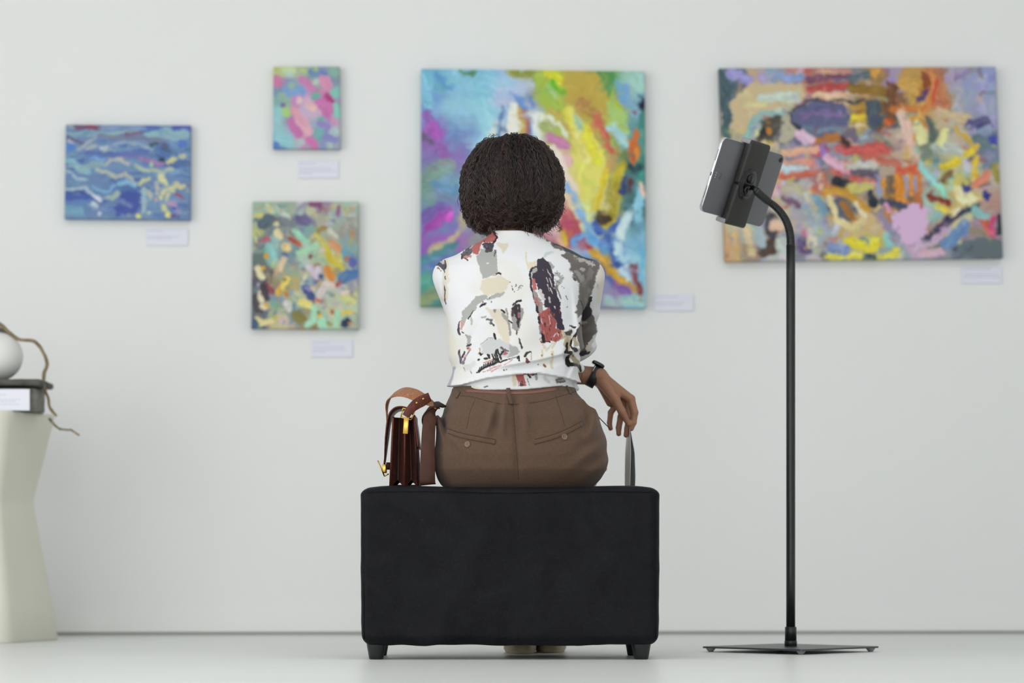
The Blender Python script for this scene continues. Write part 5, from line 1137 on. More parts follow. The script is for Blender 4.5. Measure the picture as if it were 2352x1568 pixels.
    S(B(960, 400, 1050, 440, 1110, 520), [9, 12, 7], 'b6b6b0', rag=4, soft=1.5, f=.3); S(B(620, 220, 740, 260, 800, 300), [10, 13, 8], '8c8c86', rag=3, soft=1.5)
    L(B(690, 290, 800, 310, 850, 275, 1100, 375, 1400, 500, 1550, 610, 1530, 650, 1440, 620, 1200, 560, 960, 440, 830, 350, 720, 340), '2a2a31', rag=1.6, soft=1, f=.2)
    S(B(1080, 940, 1100, 960), 6, '5c5856', **K); S(B(1390, 1280, 1340, 1420, 1270, 1560), [5, 8, 8], '232128', rag=1.5, soft=.8); S(B(1210, 1340, 1250, 1440, 1250, 1560), 2.6, '232128', soft=.8); S(B(1545, 600, 1600, 690, 1645, 785), 2.4, '232128', soft=.8); S(B(1630, 1180, 1600, 1290), 3.4, '232128', soft=.8); S(B(1520, 1040, 1525, 1090), 5.5, 'bdbdb8', **K)  # includes the sleeve crease, its shade painted as a dark stroke
    # right sleeve
    S(B(1600, 800, 1560, 1300), 22, 'efe9da', rag=5, soft=4, a=.8)
    L(D(1400, 60, 1450, 250, 1505, 480, 1340, 680, 1310, 800, 1210, 950, 1170, 700, 1130, 520, 1200, 340, 1210, 250, 1300, 100), '6a645f', rag=2, soft=1.2)
    L(D(1215, 250, 1260, 130, 1350, 0, 1400, 60, 1390, 190, 1280, 280), '2d2b33', rag=2, soft=1); S(D(1190, 340, 1215, 365), 6, '1c1a20', soft=1); S(D(1230, 880, 1330, 850), [10, 12], '37333a', **K); L(D(1290, 770, 1420, 610, 1450, 560, 1400, 800, 1330, 850), 'ddd4c4', rag=2, soft=1.2); S(D(1220, 320, 1300, 310), 7, '9a958e', rag=3, soft=1.5)
    # marbled side fold
    S(D(1010, 470, 990, 600, 960, 720, 990, 830), [10, 12, 14, 8], 'c0b498', rag=2, soft=1.5); S(D(1150, 440, 1110, 560, 1040, 640, 1025, 730, 1060, 780, 1115, 815), [3, 6, 5, 5, 6, 8], '2c2520', rag=.8, soft=.8); S(D(965, 690, 945, 850, 1040, 860, 1020, 900, 970, 960, 980, 1060, 1090, 1080, 1190, 1110, 1212, 1185), [5, 8, 7, 6, 8, 11, 8, 8, 5], '2a2420', rag=.8, soft=.8)
    S(D(1100, 620, 1130, 720), 9, 'c4b898', rag=2, soft=1.6); S(D(1050, 920, 1110, 1000, 1170, 1040), [10, 12, 6], 'ae9f80', rag=2, soft=1.6); S(D(1070, 905), 5, '5c4430', soft=1.5)
    L(D(915, 485, 1045, 455, 1030, 560, 940, 555), '4d4047', rag=1.5, soft=.9); S(D(880, 480, 930, 600, 860, 600), [6, 6, 4], 'd4c9a8', rag=1.5, soft=1); S(D(1020, 370, 1100, 400), 3.4, '3a343a', rag=1, soft=.8); S(D(800, 640, 950, 560), 3, 'b0a890', rag=1.5, soft=1.2)
    S(D(205, 920, 235, 865, 305, 850), [6, 6, 3], '352c34', rag=.8, soft=.8); S(D(225, 970, 240, 1020, 290, 1020), [5, 8, 3], '6c4046', rag=1, soft=.8); S(D(310, 860, 320, 980), 1.8, 'b49c98', soft=.8); S(D(70, 960, 90, 930, 100, 1000), 4, '242022', soft=.8)
    for x0, y0, x1, y1 in ((690, 700, 600, 820, 610, 930)[:4], (740, 690, 690, 790), (700, 860, 690, 930), (520, 830, 515, 920), (660, 1000, 690, 1140), (700, 960, 660, 1050), (520, 700, 560, 780)): S(D(x0, y0, x1, y1), 5, 'dbd3b8', rag=2, soft=1.6, a=.9)
    S(D(540, 1080, 560, 1110), 4, '8a5a3c', soft=1); S(D(445, 1070), 3, '4a3430', soft=.8); S(D(515, 905), 4, '94784c', soft=1); S(D(690, 890), 4, 'a8905c', soft=1)
    # hem band
    L(D(35, 1255, 175, 1250, 225, 1455, 85, 1465), 'b05f5c', rag=1.2, soft=.9)
    for k in range(12): a = rng.uniform(70, 210); S(D(a, rng.uniform(1380, 1420), a + 12, rng.uniform(1430, 1460)), 2, rng.choice(['3c2c30', 'd8b8b4']), soft=.7)
    S(D(180, 1255, 330, 1250), 3.4, '9c5450', rag=1.4, soft=.8, dry=.4); S(D(250, 1260, 300, 1300), 4, '34282c', rag=1.4, soft=.8); S(D(350, 1260, 410, 1250), 4, '34282c', rag=1.4, soft=.8); S(D(400, 1280, 410, 1340), 6, 'a8a6a4', **K); S(D(250, 1340, 280, 1440), 2, '4c3c3c', rag=1, soft=.8, dry=.4)
    L(D(740, 1330, 860, 1310, 940, 1370, 930, 1395, 760, 1410), 'a8a6a4', rag=2, soft=1); S(D(760, 1370, 890, 1330), 2.4, '504c4c', rag=1, soft=.8, dry=.3); S(D(770, 1395, 930, 1380), 2, '504c4c', soft=.8, dry=.3)
    S(D(560, 1290, 640, 1400), 8, 'd8d8d6', rag=4, soft=2); S(D(0, 1280, 10, 1440), 8, 'e4dac0', rag=2, soft=2); S(C(880, 1490, 940, 1478), 2.6, '3a3638', rag=.8, soft=.8, dry=.3); S(C(700, 1480, 760, 1540), 9, 'ece4cc', rag=3, soft=3)
    S(C(330, 1140, 260, 1300, 215, 1480), [9, 12, 12], 'b4b3c0', rag=2, soft=1.5, a=.9)
    return p.c
M_blouse = mat('printed_satin_blouse', 'Col', 0.55, spec=0.3, bump=(700, .08, 2), Sheen_Weight=.05)
SC = np.clip(lin(print_blouse()) * .84, .004, .9)
# lining side of the front panels stays plain
blo = obj('blouse', (SV, SF), M_blouse, person, colors=SC)

# ------------------------------------------------------------------ body
M_skin = mat('warm_brown_skin', '9c7159', 0.5, spec=0.4, bump=(260, .12, 4), var=(60, .06), Subsurface_Weight=0.08)
HEAD = P(1180, 420, 7.20)
def head(x, y, z):
    h = HEAD
    f = ell(x, y, z, h + [0, -.005, .015], (.074, .094, .098))
    f = smin(f, ell(x, y, z, h + [0, .035, -.055], (.056, .058, .062)), .03)
    f = smin(f, ell(x, y, z, h + [0, .072, -.098], (.022, .018, .016)), .02)
    f = smin(f, rcone(x, y, z, h + [0, .086, .012], h + [0, .108, -.030], .007, .011), .010)
    for s in (-1, 1):
        f = smin(f, ell(x, y, z, h + [s * .012, .096, -.033], (.008, .009, .007)), .006)
        f = smin(f, ell(x, y, z, h + [s * .078, -.002, -.018], (.008, .020, .032)), .006)
        f = smax(f, -ell(x, y, z, h + [s * .031, .098, .006], (.019, .014, .011)), .010)
        f = smin(f, ell(x, y, z, h + [s * .031, .082, .022], (.024, .010, .006)), .008)
    f = smin(f, ell(x, y, z, h + [0, .090, -.063], (.024, .010, .006)), .005)
    f = smin(f, ell(x, y, z, h + [0, .088, -.073], (.020, .010, .006)), .005)
    return f
def body(x, y, z):
    f = loft(x, y, z, S_PROF, 2.2) + .016
    f = smax(f, z - P(0, 545, 7.1)[2], .02); f = smax(f, .60 - z, .01)
    f = smin(f, loft(x, y, z, T_PROF, 2.3) + .014 + 4 * np.clip(z - .68, 0, 1) + 4 * np.clip(.44 - z, 0, 1), .03)
    f = smin(f, rcone(x, y, z, P(1180, 575, 7.14), HEAD + [0, .0, -.06], .046, .048), .03)
    f = smin(f, head(x, y, z), .02)
    f = smin(f, rcone(x, y, z, SH_R, EL_R, .032, .030), .02); f = smin(f, rcone(x, y, z, EL_R, WR_R, .031, .022), .012)
    f = smin(f, rcone(x, y, z, SH_L, EL_L, .032, .030), .02); f = smin(f, rcone(x, y, z, EL_L, WR_L, .032, .0235), .012)
    for h, k, an in (((.095, 7.11, .505), KN_R, AN_R), ((-.075, 7.11, .505), KN_L, AN_L)):
        f = smin(f, rcone(x, y, z, h, k, .070, .055), .02); f = smin(f, rcone(x, y, z, k, an, .052, .034), .02)
    return f
BVb, BFb = nets(body, (-.24, 6.88, .05), (.30, 7.62, 1.34), .0052)
# hands: five bent fingers each, grown from metacarpals
def hand_field(W, mcps, fingers, radii, thumb, tr, heel, wr):
    def f(x, y, z):
        d = rcone(x, y, z, W[0], W[1], wr, wr * .95)
        palm = None
        for i, m in enumerate(mcps):
            k = rcone(x, y, z, W[2 + i], m, .0135, .0112)
            palm = k if palm is None else smin(palm, k, .012)
        for a, b, ra, rb in heel: palm = smin(palm, rcone(x, y, z, a, b, ra, rb), .012)
        d = smin(d, palm, .014)
        for i, fg in enumerate(fingers):
            g = None; pts = [mcps[i]] + fg
            for j in range(3):
                k = rcone(x, y, z, pts[j], pts[j + 1], radii[i][j], radii[i][j + 1]); g = k if g is None else smin(g, k, .0025)
            d = smin(d, g, .0035)
        g = None
        for j in range(3):
            k = rcone(x, y, z, thumb[j], thumb[j + 1], tr[j], tr[j + 1]); g = k if g is None else smin(g, k, .004)
        return smin(d, g, .006)
    return f
YH = 7.30
H = lambda px, py, dy=0: P(px, py, YH + dy)
L_W = [H(1335, 860), H(1374, 864), H(1376, 862, -.016), H(1377, 863, -.006), H(1377, 864, .006), H(1376, 866, .016)]
L_M = [H(1449, 916, -.026), H(1447, 917, -.006), H(1437, 920, .014), H(1421, 922, .031)]
L_F = [[H(1458, 947, -.031), H(1455, 970, -.029), H(1450, 984, -.026)],
       [H(1446, 957, -.012), H(1441, 984, -.010), H(1438, 999, -.008)],
       [H(1426, 957, .010), H(1421, 982, .012), H(1421, 996, .012)],
       [H(1403, 947, .030), H(1400, 970, .028), H(1402, 984, .027)]]
L_R = [(.0105, .0092, .0080, .0066), (.0105, .0090, .0078, .0066), (.0100, .0086, .0074, .0062), (.0092, .0076, .0066, .0056)]
L_T = [H(1386, 878, -.026), H(1413, 917, -.044), H(1428, 944, -.044), H(1443, 972, -.034)]
lh = hand_field(L_W, L_M, L_F, L_R, L_T, (.0150, .0122, .0102, .0072), [(H(1382, 882, .014), H(1402, 924, .026), .0140, .0115), (H(1385, 880, -.018), H(1412, 915, -.030), .0150, .0115)], .0235)
hv, hf = nets(lh, tuple(H(1336, 1020)[[0]]) + (7.225, H(0, 1022)[2]), (H(1482, 0)[0], 7.365, H(0, 828)[2]), .0014)
# right hand, resting in the lap in front of the body
Wr = WR_R; O = lambda a, b, c: Wr + np.array([a, b, c])
R_W = [O(.03, -.01, .004), O(0, 0, 0), O(-.006, -.014, 0), O(-.008, -.005, .001), O(-.008, .005, .001), O(-.006, .014, -.001)]
R_M = [O(-.078, .030, -.014), O(-.084, .010, -.012), O(-.082, -.010, -.014), O(-.074, -.028, -.018)]
R_F = [[O(-.110, .036, -.026), O(-.124, .038, -.042), O(-.128, .038, -.058)], [O(-.120, .012, -.026), O(-.134, .012, -.046), O(-.137, .012, -.064)], [O(-.116, -.012, -.030), O(-.128, -.013, -.048), O(-.130, -.013, -.064)], [O(-.100, -.034, -.034), O(-.110, -.036, -.048), O(-.112, -.036, -.060)]]
R_T = [O(-.020, .018, -.006), O(-.048, .044, -.016), O(-.072, .056, -.026), O(-.090, .060, -.038)]
rh = hand_field(R_W, R_M, R_F, L_R, R_T, (.0145, .0120, .0100, .0072), [(O(-.02, -.01, -.006), O(-.06, -.022, -.02), .014, .011)], .022)
rv, rf = nets(rh, tuple(Wr + [-.15, -.06, -.085]), tuple(Wr + [.045, .08, .035]), .0022)
bv = np.vstack([BVb, hv, rv]); bf = np.vstack([BFb, hf + len(BVb), rf + len(BVb) + len(hv)])
bod = obj('body', (bv, bf), M_skin, person)
M_nail = mat('fingernail', 'c79c88', 0.25, bump=(80, .02))
def nail(tip, prev, out, w):
    t = tip - prev; t /= np.linalg.norm(t); o = out - t * (out @ t); o /= np.linalg.norm(o); s = np.cross(t, o)
    V = []; F = []
    for i, a in enumerate(np.linspace(-1, 1, 7)):
        for j, b in enumerate(np.linspace(-.006, .0035, 5)): V.append(tip + t * b + s * (a * w) + o * (.0066 - .0026 * a * a - .10 * max(0, b) ))
    for i in range(6):
        for j in range(4): F.append((i * 5 + j, i * 5 + j + 1, (i + 1) * 5 + j + 1, (i + 1) * 5 + j))
    return np.array(V), F
for fg in L_F + [L_T[1:]]:
    obj('fingernail', nail(fg[2], fg[1], np.array([.9, .1 if fg is not L_T[1:] else -.6, .3]), .0042), M_nail, bod)
for s in (-1, 1):
    ec = HEAD + [s * .031, .082, .004]
    ey = obj('eye', sphere(ec, .0115, 20, 14), mat('eye_white', 'e8e6e2', .2, bump=(30, .005)), bod)
    obj('iris', sphere(ec + [0, .0085, 0], .0055, 14, 10), mat('brown_iris', '3a2418', .2, bump=(30, .005)), ey)
obj('lips', (lambda v: v)(tube([HEAD + np.array([a, .0985 - 14 * a * a, -.067 + 2 * a * a]) for a in np.linspace(-.022, .022, 12)], [.001] + [.0045] * 10 + [.001], 8)), mat('lip_skin', '8f5f56', .4, bump=(200, .05)), bod)

# watch -------------------------------------------------------------
wc = H(1364, 864); ax = H(1376, 866) - H(1350, 859); ax /= np.linalg.norm(ax)
tilt = np.array([ax[0], .05, ax[2] - .22]); tilt /= np.linalg.norm(tilt)
e1 = np.array([0, 1.0, 0]); e1 -= tilt * (e1 @ tilt); e1 /= np.linalg.norm(e1); e2 = np.cross(e1, tilt); e2 = e2 if e2[2] > 0 else -e2
watch = bpy.data.objects.new('wristwatch', None); watch.parent = person; watch.location = Vector(wc - wloc(person)); col.objects.link(watch); watch['label'] = 'black wristwatch with rubber strap on the wrist'
M_strap = mat('black_rubber_strap', '14151b', 0.5, bump=(300, .05))
pts = np.array([wc + e1 * (.0272 * math.cos(t)) + e2 * (.0285 * math.sin(t)) for t in np.linspace(0, 2 * math.pi, 49)])
obj('strap', ribbon(pts, tilt, .0215, .0030, 49), M_strap, watch)
wt = wc + e2 * .0315 - tilt * .004
Rw = np.stack([tilt, e1, e2], 1)
obj('watch_case', xform(box((-.017, -.018, -.004), (.017, .018, .005), .004, 3), Rw, wt), M_gloss, watch)
obj('watch_glass', xform(lathe([(.0145, .0049), (.0145, .0058), (.013, .0064), (.0004, .0066)], (0, 0, 0), 28), Rw, wt), M_dark, watch)
obj('buckle', xform(box((-.0105, -.0015, -.004), (-.0085, .0012, .012), .0006, 1), Rw, wc - e1 * .0275 + e2 * .012), M_edge, watch)

# shoes ---------------------------------------------------------------
M_sole = mat('cream_rubber_sole', 'bcb196', 0.6, bump=(120, .05))
M_upper = mat('beige_canvas_upper', 'b5a78c', 0.85, bump=(700, .3))
def shoe(hx_, hy_, ang, lab):
    d = np.array([math.sin(ang), math.cos(ang), 0]); s = np.array([math.cos(ang), -math.sin(ang), 0])
    root = bpy.data.objects.new('shoe', None); root.parent = person; root.location = Vector(np.array([hx_, hy_, 0]) - wloc(person)); col.objects.link(root); root['label'] = lab
    out = []
    for t in np.linspace(0, 2 * math.pi, 240, endpoint=False):
        l = .125 - .125 * math.cos(t); w = .036 * (abs(math.sin(t)) ** .62) * (1 + .10 * math.sin((l - .02) / .23 * 3.0)) * (1 if math.sin(t) > 0 else -1)
        out.append((l, w))
    out = np.array(out); c = np.array([.125, 0]); nn = (out - c); nn /= np.linalg.norm(nn, axis=1)[:, None]
    rib = .0011 * (np.arange(240) % 2)
    V = []; rows = [(0, -.004, 0), (.003, -.001, 0), (.007, .0005, 0), (.009, .0015, 1), (.023, .0015, 1), (.025, .0005, 0), (.029, .001, 0), (.030, -.002, 0)]
    for zz, o, rb in rows:
        pp_ = out + nn * (o + rb * rib[:, None])
        V.append(np.array([hx_, hy_, zz]) + pp_[:, 0, None] * d + pp_[:, 1, None] * s)
    V = np.vstack(V); N = 240; F = [(i * N + j, i * N + (j + 1) % N, (i + 1) * N + (j + 1) % N, (i + 1) * N + j) for i in range(len(rows) - 1) for j in range(N)]
    F += [tuple(range(N))[::-1], tuple((len(rows) - 1) * N + j for j in range(N))]
    obj('sole', (V, F), M_sole, root)
    def up(x, y, z):
        l = (x - hx_) * d[0] + (y - hy_) * d[1]; w = (x - hx_) * s[0] + (y - hy_) * s[1]
        f = smin(rcone(l, w, z, (.045, 0, .05), (.19, 0, .035), .035, .032), rcone(l, w, z, (.05, 0, .05), (.055, 0, .10), .034, .033), .03)
        return smax(smax(f, .028 - z, .004), z - .115, .004)
    pts = np.array([[hx_, hy_, 0], [hx_ + d[0] * .25, hy_ + d[1] * .25, 0]]); lo = pts.min(0) - [.06, .06, 0]; hi = pts.max(0) + [.06, .06, .13]
    v, f = nets(up, tuple(lo), tuple(hi), .005)
    u = obj('upper', (v, f), M_upper, root)
    for k in range(5):
        l = .085 + k * .02; z0 = .102 - k * .009
        obj('lace', tube([np.array([hx_, hy_, z0 - .012]) + d * l + s * .026, np.array([hx_, hy_, z0 - .004]) + d * l, np.array([hx_, hy_, z0 - .012]) + d * l - s * .026], .002, 6), M_sole, u)
shoe(.026, 7.245, -.04, 'beige canvas shoe with ribbed cream sole, left foot')
shoe(.100, 7.33, .0, 'beige canvas shoe with ribbed cream sole, right foot')

# ------------------------------------------------------------------ hair
HC = P(1177, 424, 7.185)
def hull(dx, dy, dz):
    k = sstep(-.45, .45, dz); c = .136 + (.1315 - .136) * k; b = np.where(dy < 0, .122, .095); n = 2.9 + (2.05 - 2.9) * k
    r = ((np.abs(dx) / .1315) ** n + (np.abs(dy) / b) ** n + (np.abs(dz) / c) ** n) ** (-1 / n)
    return r * (1 - .045 * np.exp(-((np.arctan2(dx, dz) + .32) / .13) ** 2) * np.clip(dz, 0, 1))
def hair_geo():
    rng = np.random.RandomState(3)
    nl, per, n = 1250, 5, 36
    ph = rng.uniform(0, 2 * math.pi, nl)                 # azimuth, 0 = towards the viewer (-Y)
    keep = np.ones(nl, bool)
    th0 = np.arccos(1 - rng.uniform(0, 1, nl) ** .8 * 1.25)      # root polar angle
    th0[:220] = rng.uniform(0, .32, 220)
    L = rng.uniform(.09, .17, nl) / .128
    end = rng.uniform(2.20, 2.68, nl)
    th1 = np.minimum(th0 + L, end)
    th1 = np.where(rng.rand(nl) < .5, end, th1)
    th0 = np.minimum(th0, th1 - .45)
    front = np.abs(((ph - math.pi + math.pi) % (2 * math.pi)) - math.pi) < .75
    th1 = np.where(front, np.minimum(th1, 1.05), th1); th0 = np.where(front, np.minimum(th0, .5), th0)
    rho = rng.uniform(.88, 1.0, nl) ** .7
    rep = lambda a: np.repeat(a, per)
    N = nl * per
    t = np.linspace(0, 1, n)[None]
    TH = rep(th0)[:, None] + (rep(th1) - rep(th0))[:, None] * t + rng.normal(0, .012, (N, 1))
    drift = rep(rng.normal(0, .16, nl))[:, None]
    PH = rep(ph)[:, None] + drift * t + rng.normal(0, .017, (N, 1)) / np.maximum(np.sin(TH), .25)
    dx = np.sin(TH) * np.sin(PH); dy = -np.sin(TH) * np.cos(PH); dz = np.cos(TH)
    R = hull(dx, dy, dz) * (1 + .05 * (fbm(PH * 2.5 + 9, TH * 2.5, 95) - .5)) * (rep(rho)[:, None] * (.93 + .07 * np.sin(np.pi * np.clip(t * .9 + .1, 0, 1))) + rng.normal(0, .008, (N, 1)))
    pos = HC + np.stack([dx, dy, dz], -1) * R[..., None]
    rad = np.stack([dx, dy, dz], -1)
    T = np.gradient(pos, axis=1); seg = np.linalg.norm(T, axis=2, keepdims=True); T = T / (seg + 1e-9)
    Nn = rad - T * np.sum(rad * T, -1, keepdims=True); Nn /= np.linalg.norm(Nn, axis=-1, keepdims=True) + 1e-9
    Bn = np.cross(T, Nn)
    s = np.cumsum(seg[..., 0], 1)
    wl = rep(rng.uniform(.017, .032, nl))[:, None]; p0 = rep(rng.uniform(0, 6.28, nl))[:, None] + rng.normal(0, .32, (N, 1))
    sgn = rep(rng.choice([-1, 1], nl))[:, None]
    amp = (.0013 + .0034 * t ** 1.3) * rep(rng.uniform(.6, 1.35, nl))[:, None]
    low = np.clip((HC[2] - .045 - pos[..., 2]) / .06, 0, 1); amp = amp * (1 + 1.5 * low)
    a = 2 * math.pi * s / wl * sgn + p0
    pos = pos + Nn * (amp * np.cos(a))[..., None] + Bn * (amp * np.sin(a))[..., None]
    # flyaway frizz
    fz = rng.rand(N) < .05
    pos[fz] += (rad[fz] * (t[..., None] ** 2) * rng.uniform(.002, .010, (fz.sum(), 1, 1)))
    r = np.interp(t[0], [0, .75, 1], [.00068, .00062, .00022])
    T = np.gradient(pos, axis=1); T /= np.linalg.norm(T, axis=2, keepdims=True) + 1e-9
    n1 = rad - T * np.sum(rad * T, -1, keepdims=True); n1 /= np.linalg.norm(n1, axis=-1, keepdims=True) + 1e-9
    n2 = np.cross(T, n1)
    ang = np.array([0, 2.094, 4.189])
    V = pos[:, :, None] + n1[:, :, None] * (np.cos(ang)[None, None, :, None] * r[None, :, None, None]) + n2[:, :, None] * (np.sin(ang)[None, None, :, None] * r[None, :, None, None])
    V = V.reshape(-1, 3)
    base = (np.arange(N) * n * 3)[:, None, None]
    ii = np.arange(n - 1)[None, :, None] * 3; jj = np.arange(3)[None, None]
    F = np.stack([base + ii + jj, base + ii + (jj + 1) % 3, base + ii + 3 + (jj + 1) % 3, base + ii + 3 + jj], -1).reshape(-1, 4)
    cl = hx('2c2020')[None] * rep(rng.uniform(.35, 1.5, nl))[:, None] * rng.uniform(.8, 1.2, (N, 1))
    tipc = np.clip(t[0], 0, 1)[None, :, None]
    C = cl[:, None] * (1 - .35 * tipc) + (hx('6a4632')[None, None]) * .35 * tipc
    C = np.repeat(C.reshape(-1, 3), 3, 0)
    return V, F, lin(np.clip(C, 0, 1))
hvv, hff, hcc = hair_geo()
M_hair = mat('dark_brown_hair', 'Col', 0.32, spec=0.55, bump=(2000, .05))
# dense inner mass below the loose curls
th = np.linspace(.01, 2.52, 50); phs = np.linspace(0, 2 * math.pi, 72, endpoint=False)
TT, PPh = np.meshgrid(th, phs, indexing='ij'); dx, dy, dz = np.sin(TT) * np.sin(PPh), -np.sin(TT) * np.cos(PPh), np.cos(TT)
frn = sstep(-.62, -.82, np.cos(PPh)) * sstep(1.0, 1.2, TT)
RR = hull(dx, dy, dz) * (.895 + .03 * (fbm(PPh * 6, TT * 5, 91) - .5)) * (1 - .55 * frn)
iv = (HC + np.stack([dx, dy, dz], -1) * RR[..., None]).reshape(-1, 3)
ifc = np.array([(i * 72 + j, (i + 1) * 72 + j, (i + 1) * 72 + (j + 1) % 72, i * 72 + (j + 1) % 72) for i in range(49) for j in range(72)])
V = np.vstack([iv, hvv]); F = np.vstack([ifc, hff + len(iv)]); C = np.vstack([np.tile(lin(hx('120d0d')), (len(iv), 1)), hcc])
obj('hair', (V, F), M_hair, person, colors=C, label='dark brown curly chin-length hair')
# stray curls hanging below the bob and one tuft on top
rg = np.random.RandomState(12); parts = []
def curl(px, py, Y, ln, wl, amp, dirx=0.0, r=.0006, up=1):
    c = P(px, py, Y); s = np.linspace(0, 1, 26)
    pts = c + np.stack([dirx * s * ln + amp * s * np.cos(s * ln / wl * 6.28), amp * s * np.sin(s * ln / wl * 6.28), -up * s * ln], 1)
    return tube(pts, np.interp(s, [0, .8, 1], [r, r, r * .3]), 4, False)
for px, py, ln, wl, am, dr, k in ((1205, 520, .040, .022, .007, .05, 9), (1232, 522, .042, .020, .006, .0, 12), (1245, 525, .036, .018, .006, .1, 8), (1275, 505, .026, .020, .008, .15, 12), (1258, 520, .022, .016, .008, .2, 8), (1130, 520, .018, .014, .006, -.1, 10), (1100, 512, .020, .014, .006, -.2, 8), (1152, 518, .014, .012, .006, 0, 8), (1290, 470, .02, .02, .006, .1, 6), (1085, 500, .022, .016, .005, -.1, 5), (1064, 440, .03, .03, .006, -.2, 3)):
    for _ in range(k): parts.append(curl(px + rg.uniform(-9, 9), py + rg.uniform(-6, 6), 7.09 + rg.uniform(-.02, .02), ln * rg.uniform(.6, 1.15), wl * rg.uniform(.8, 1.3), am * rg.uniform(.6, 1.2), dr))
for k in range(7): parts.append(curl(1132 + rg.uniform(-5, 5), 322, 7.17, .018 * rg.uniform(.5, 1.1), .015, .007, rg.uniform(-.5, .5), up=-1))
sv, sf = join(*parts)
sc_o = obj('stray_curls', (sv, sf), M_hair, person, colors=np.tile(lin(hx('3c2c28')), (len(sv), 1))); sc_o['kind'] = 'stuff'

# ------------------------------------------------------------------ leaflet held in the hand
leaf = thing('leaflet', P(1446, 1112, 7.30), 'folded paper leaflet dangling from the fingers beside the bench', 'leaflet')
def sheet(x_near, x_far, n=18, m=20, y0=7.268, y1=7.40, ztop=P(0, 978, 7.27)[2], zbot=.395, th=.0006):
    V = []
    for side in (0, 1):
        for i, v in enumerate(np.linspace(0, 1, n)):
            for j, u in enumerate(np.linspace(0, 1, m)):
                xn = np.interp(v, np.linspace(0, 1, len(x_near)), x_near); xf = np.interp(v, np.linspace(0, 1, len(x_far)), x_far)
                V.append((xn + (xf - xn) * u ** .8 + side * th, y0 + (y1 - y0) * u, ztop + (zbot - ztop) * v))
    V = np.array(V); o = n * m; F = []
    for i in range(n - 1):
        for j in range(m - 1):
            a, b, c, d = i * m + j, i * m + j + 1, (i + 1) * m + j + 1, (i + 1) * m + j
            F += [(a, b, c, d), (o + d, o + c, o + b, o + a)]
    for i in range(n - 1):
        for j in (0, m - 1): F.append((i * m + j, (i + 1) * m + j, o + (i + 1) * m + j, o + i * m + j))
    for j in range(m - 1):
        for i in (0, n - 1): F.append((i * m + j, i * m + j + 1, o + i * m + j + 1, o + i * m + j))
    return V, F
gx = lambda px, Y=7.268: (px - CXP) * Y / FPX
obj('cover_leaf', sheet([gx(1446), gx(1449), gx(1447.5), gx(1445.5)], [gx(1440, 7.4), gx(1436, 7.4), gx(1435, 7.4), gx(1435, 7.4)]), mat('white_paper', 'f4f4f0', .8, spec=.05, bump=(60, .02)), leaf)
obj('photo_leaf', sheet([gx(1446.5), gx(1449.5), gx(1448), gx(1446)], [gx(1447, 7.4), gx(1457, 7.4), gx(1459, 7.4), gx(1457, 7.4)]), mat('dark_photo_print', '3c3b3d', .8, spec=.05, bump=(60, .02), var=(14, .5)), leaf)
# ------------------------------------------------------------------ leather satchel
M_bag = leather('chestnut_leather', '5c2c20', 0.42, 260, .7, 1.3, .3)
M_bagd = leather('dark_oxblood_leather', '331914', 0.46, 260, .7, 1.3, .25)
M_tan = leather('tan_strap_leather', '93603f', 0.45, 260, .8, 1.2, .35)
M_brass = mat('polished_brass', 'c8a24e', 0.24, metal=1.0, bump=(60, .01))
GY0, GY1 = 6.965, 7.165
bz = .4215
bag = thing('leather_satchel', (P(928, 1113, 7.06)[0], 7.06, bz), 'brown leather satchel with brass buckles standing on the bench beside the person', 'bag')
def bx_(px, py=0, Y=6.97): return P(px, py, Y)
def zpx(py, Y=6.97): return P(0, py, Y)[2]
def panel(top_px, bot_px, ytop, th, y0=GY0, y1=GY1, zb=bz, r=.012):
    """upright leather panel, its face across Y, leaning from bottom to top"""
    poly = [(y0, 0.0)] + [(y0, .0)]
    h = zpx(ytop) - zb; out = []
    for (cy, cz, a0) in ((y1 - r, h - r, 0), (y0 + r, h - r, 90)):
        for k in range(7): a = math.radians(a0 + 15 * k); out.append((cy + r * math.cos(a), cz + r * math.sin(a)))
    out += [(y0, .0), (y1, .0)]
    V, F = extrude_poly(out, -th / 2, th / 2, .0006)
    xb, xt = bx_(bot_px)[0], bx_(top_px)[0]
    return np.stack([xb + (xt - xb) * V[:, 1] / h + V[:, 2], V[:, 0], zb + V[:, 1]], 1), F
obj('front_panel', panel(903, 896, 956, .0045), M_bag, bag)
obj('middle_panel', panel(930, 929, 958, .0040), M_bag, bag)
obj('back_panel', panel(951, 960, 952, .0045), M_bagd, bag)
def gusset(pa_t, pb_t, pa_b, pb_b, ytop, Ye, inward):
    """folded end wall between two panels, its valley pushed into the bag, notched at the bottom"""
    n, m = 16, 13; V = []; F = []
    for i in range(n):
        v = i / (n - 1); z = zpx(ytop) + (bz + .001 - zpx(ytop)) * v
        xa = bx_(pa_t + (pa_b - pa_t) * v)[0]; xb = bx_(pb_t + (pb_b - pb_t) * v)[0]
        for j in range(m):
            u = j / (m - 1); fold = 1 - abs(2 * u - 1)
            notch = .020 * max(0, fold - .25) * (1 if v > .999 else 0)
            V.append((xa + (xb - xa) * u, Ye + inward * (.004 + .022 * fold ** .9 * (1 - .3 * v)), z + notch))
    for i in range(n - 1):
        for j in range(m - 1): F.append((i * m + j, i * m + j + 1, (i + 1) * m + j + 1, (i + 1) * m + j))
    V = np.array(V); o = len(V); V = np.vstack([V, V + np.array([0, inward * .002, 0])]); F += [tuple(o + k for k in f[::-1]) for f in F]
    return V, F
for Ye, s in ((GY0, 1), (GY1, -1)):
    obj('gusset', gusset(904, 929, 898, 928, 958, Ye, s), M_bagd, bag)
    obj('gusset', gusset(931, 950, 930, 959, 958, Ye, s), M_bagd, bag)
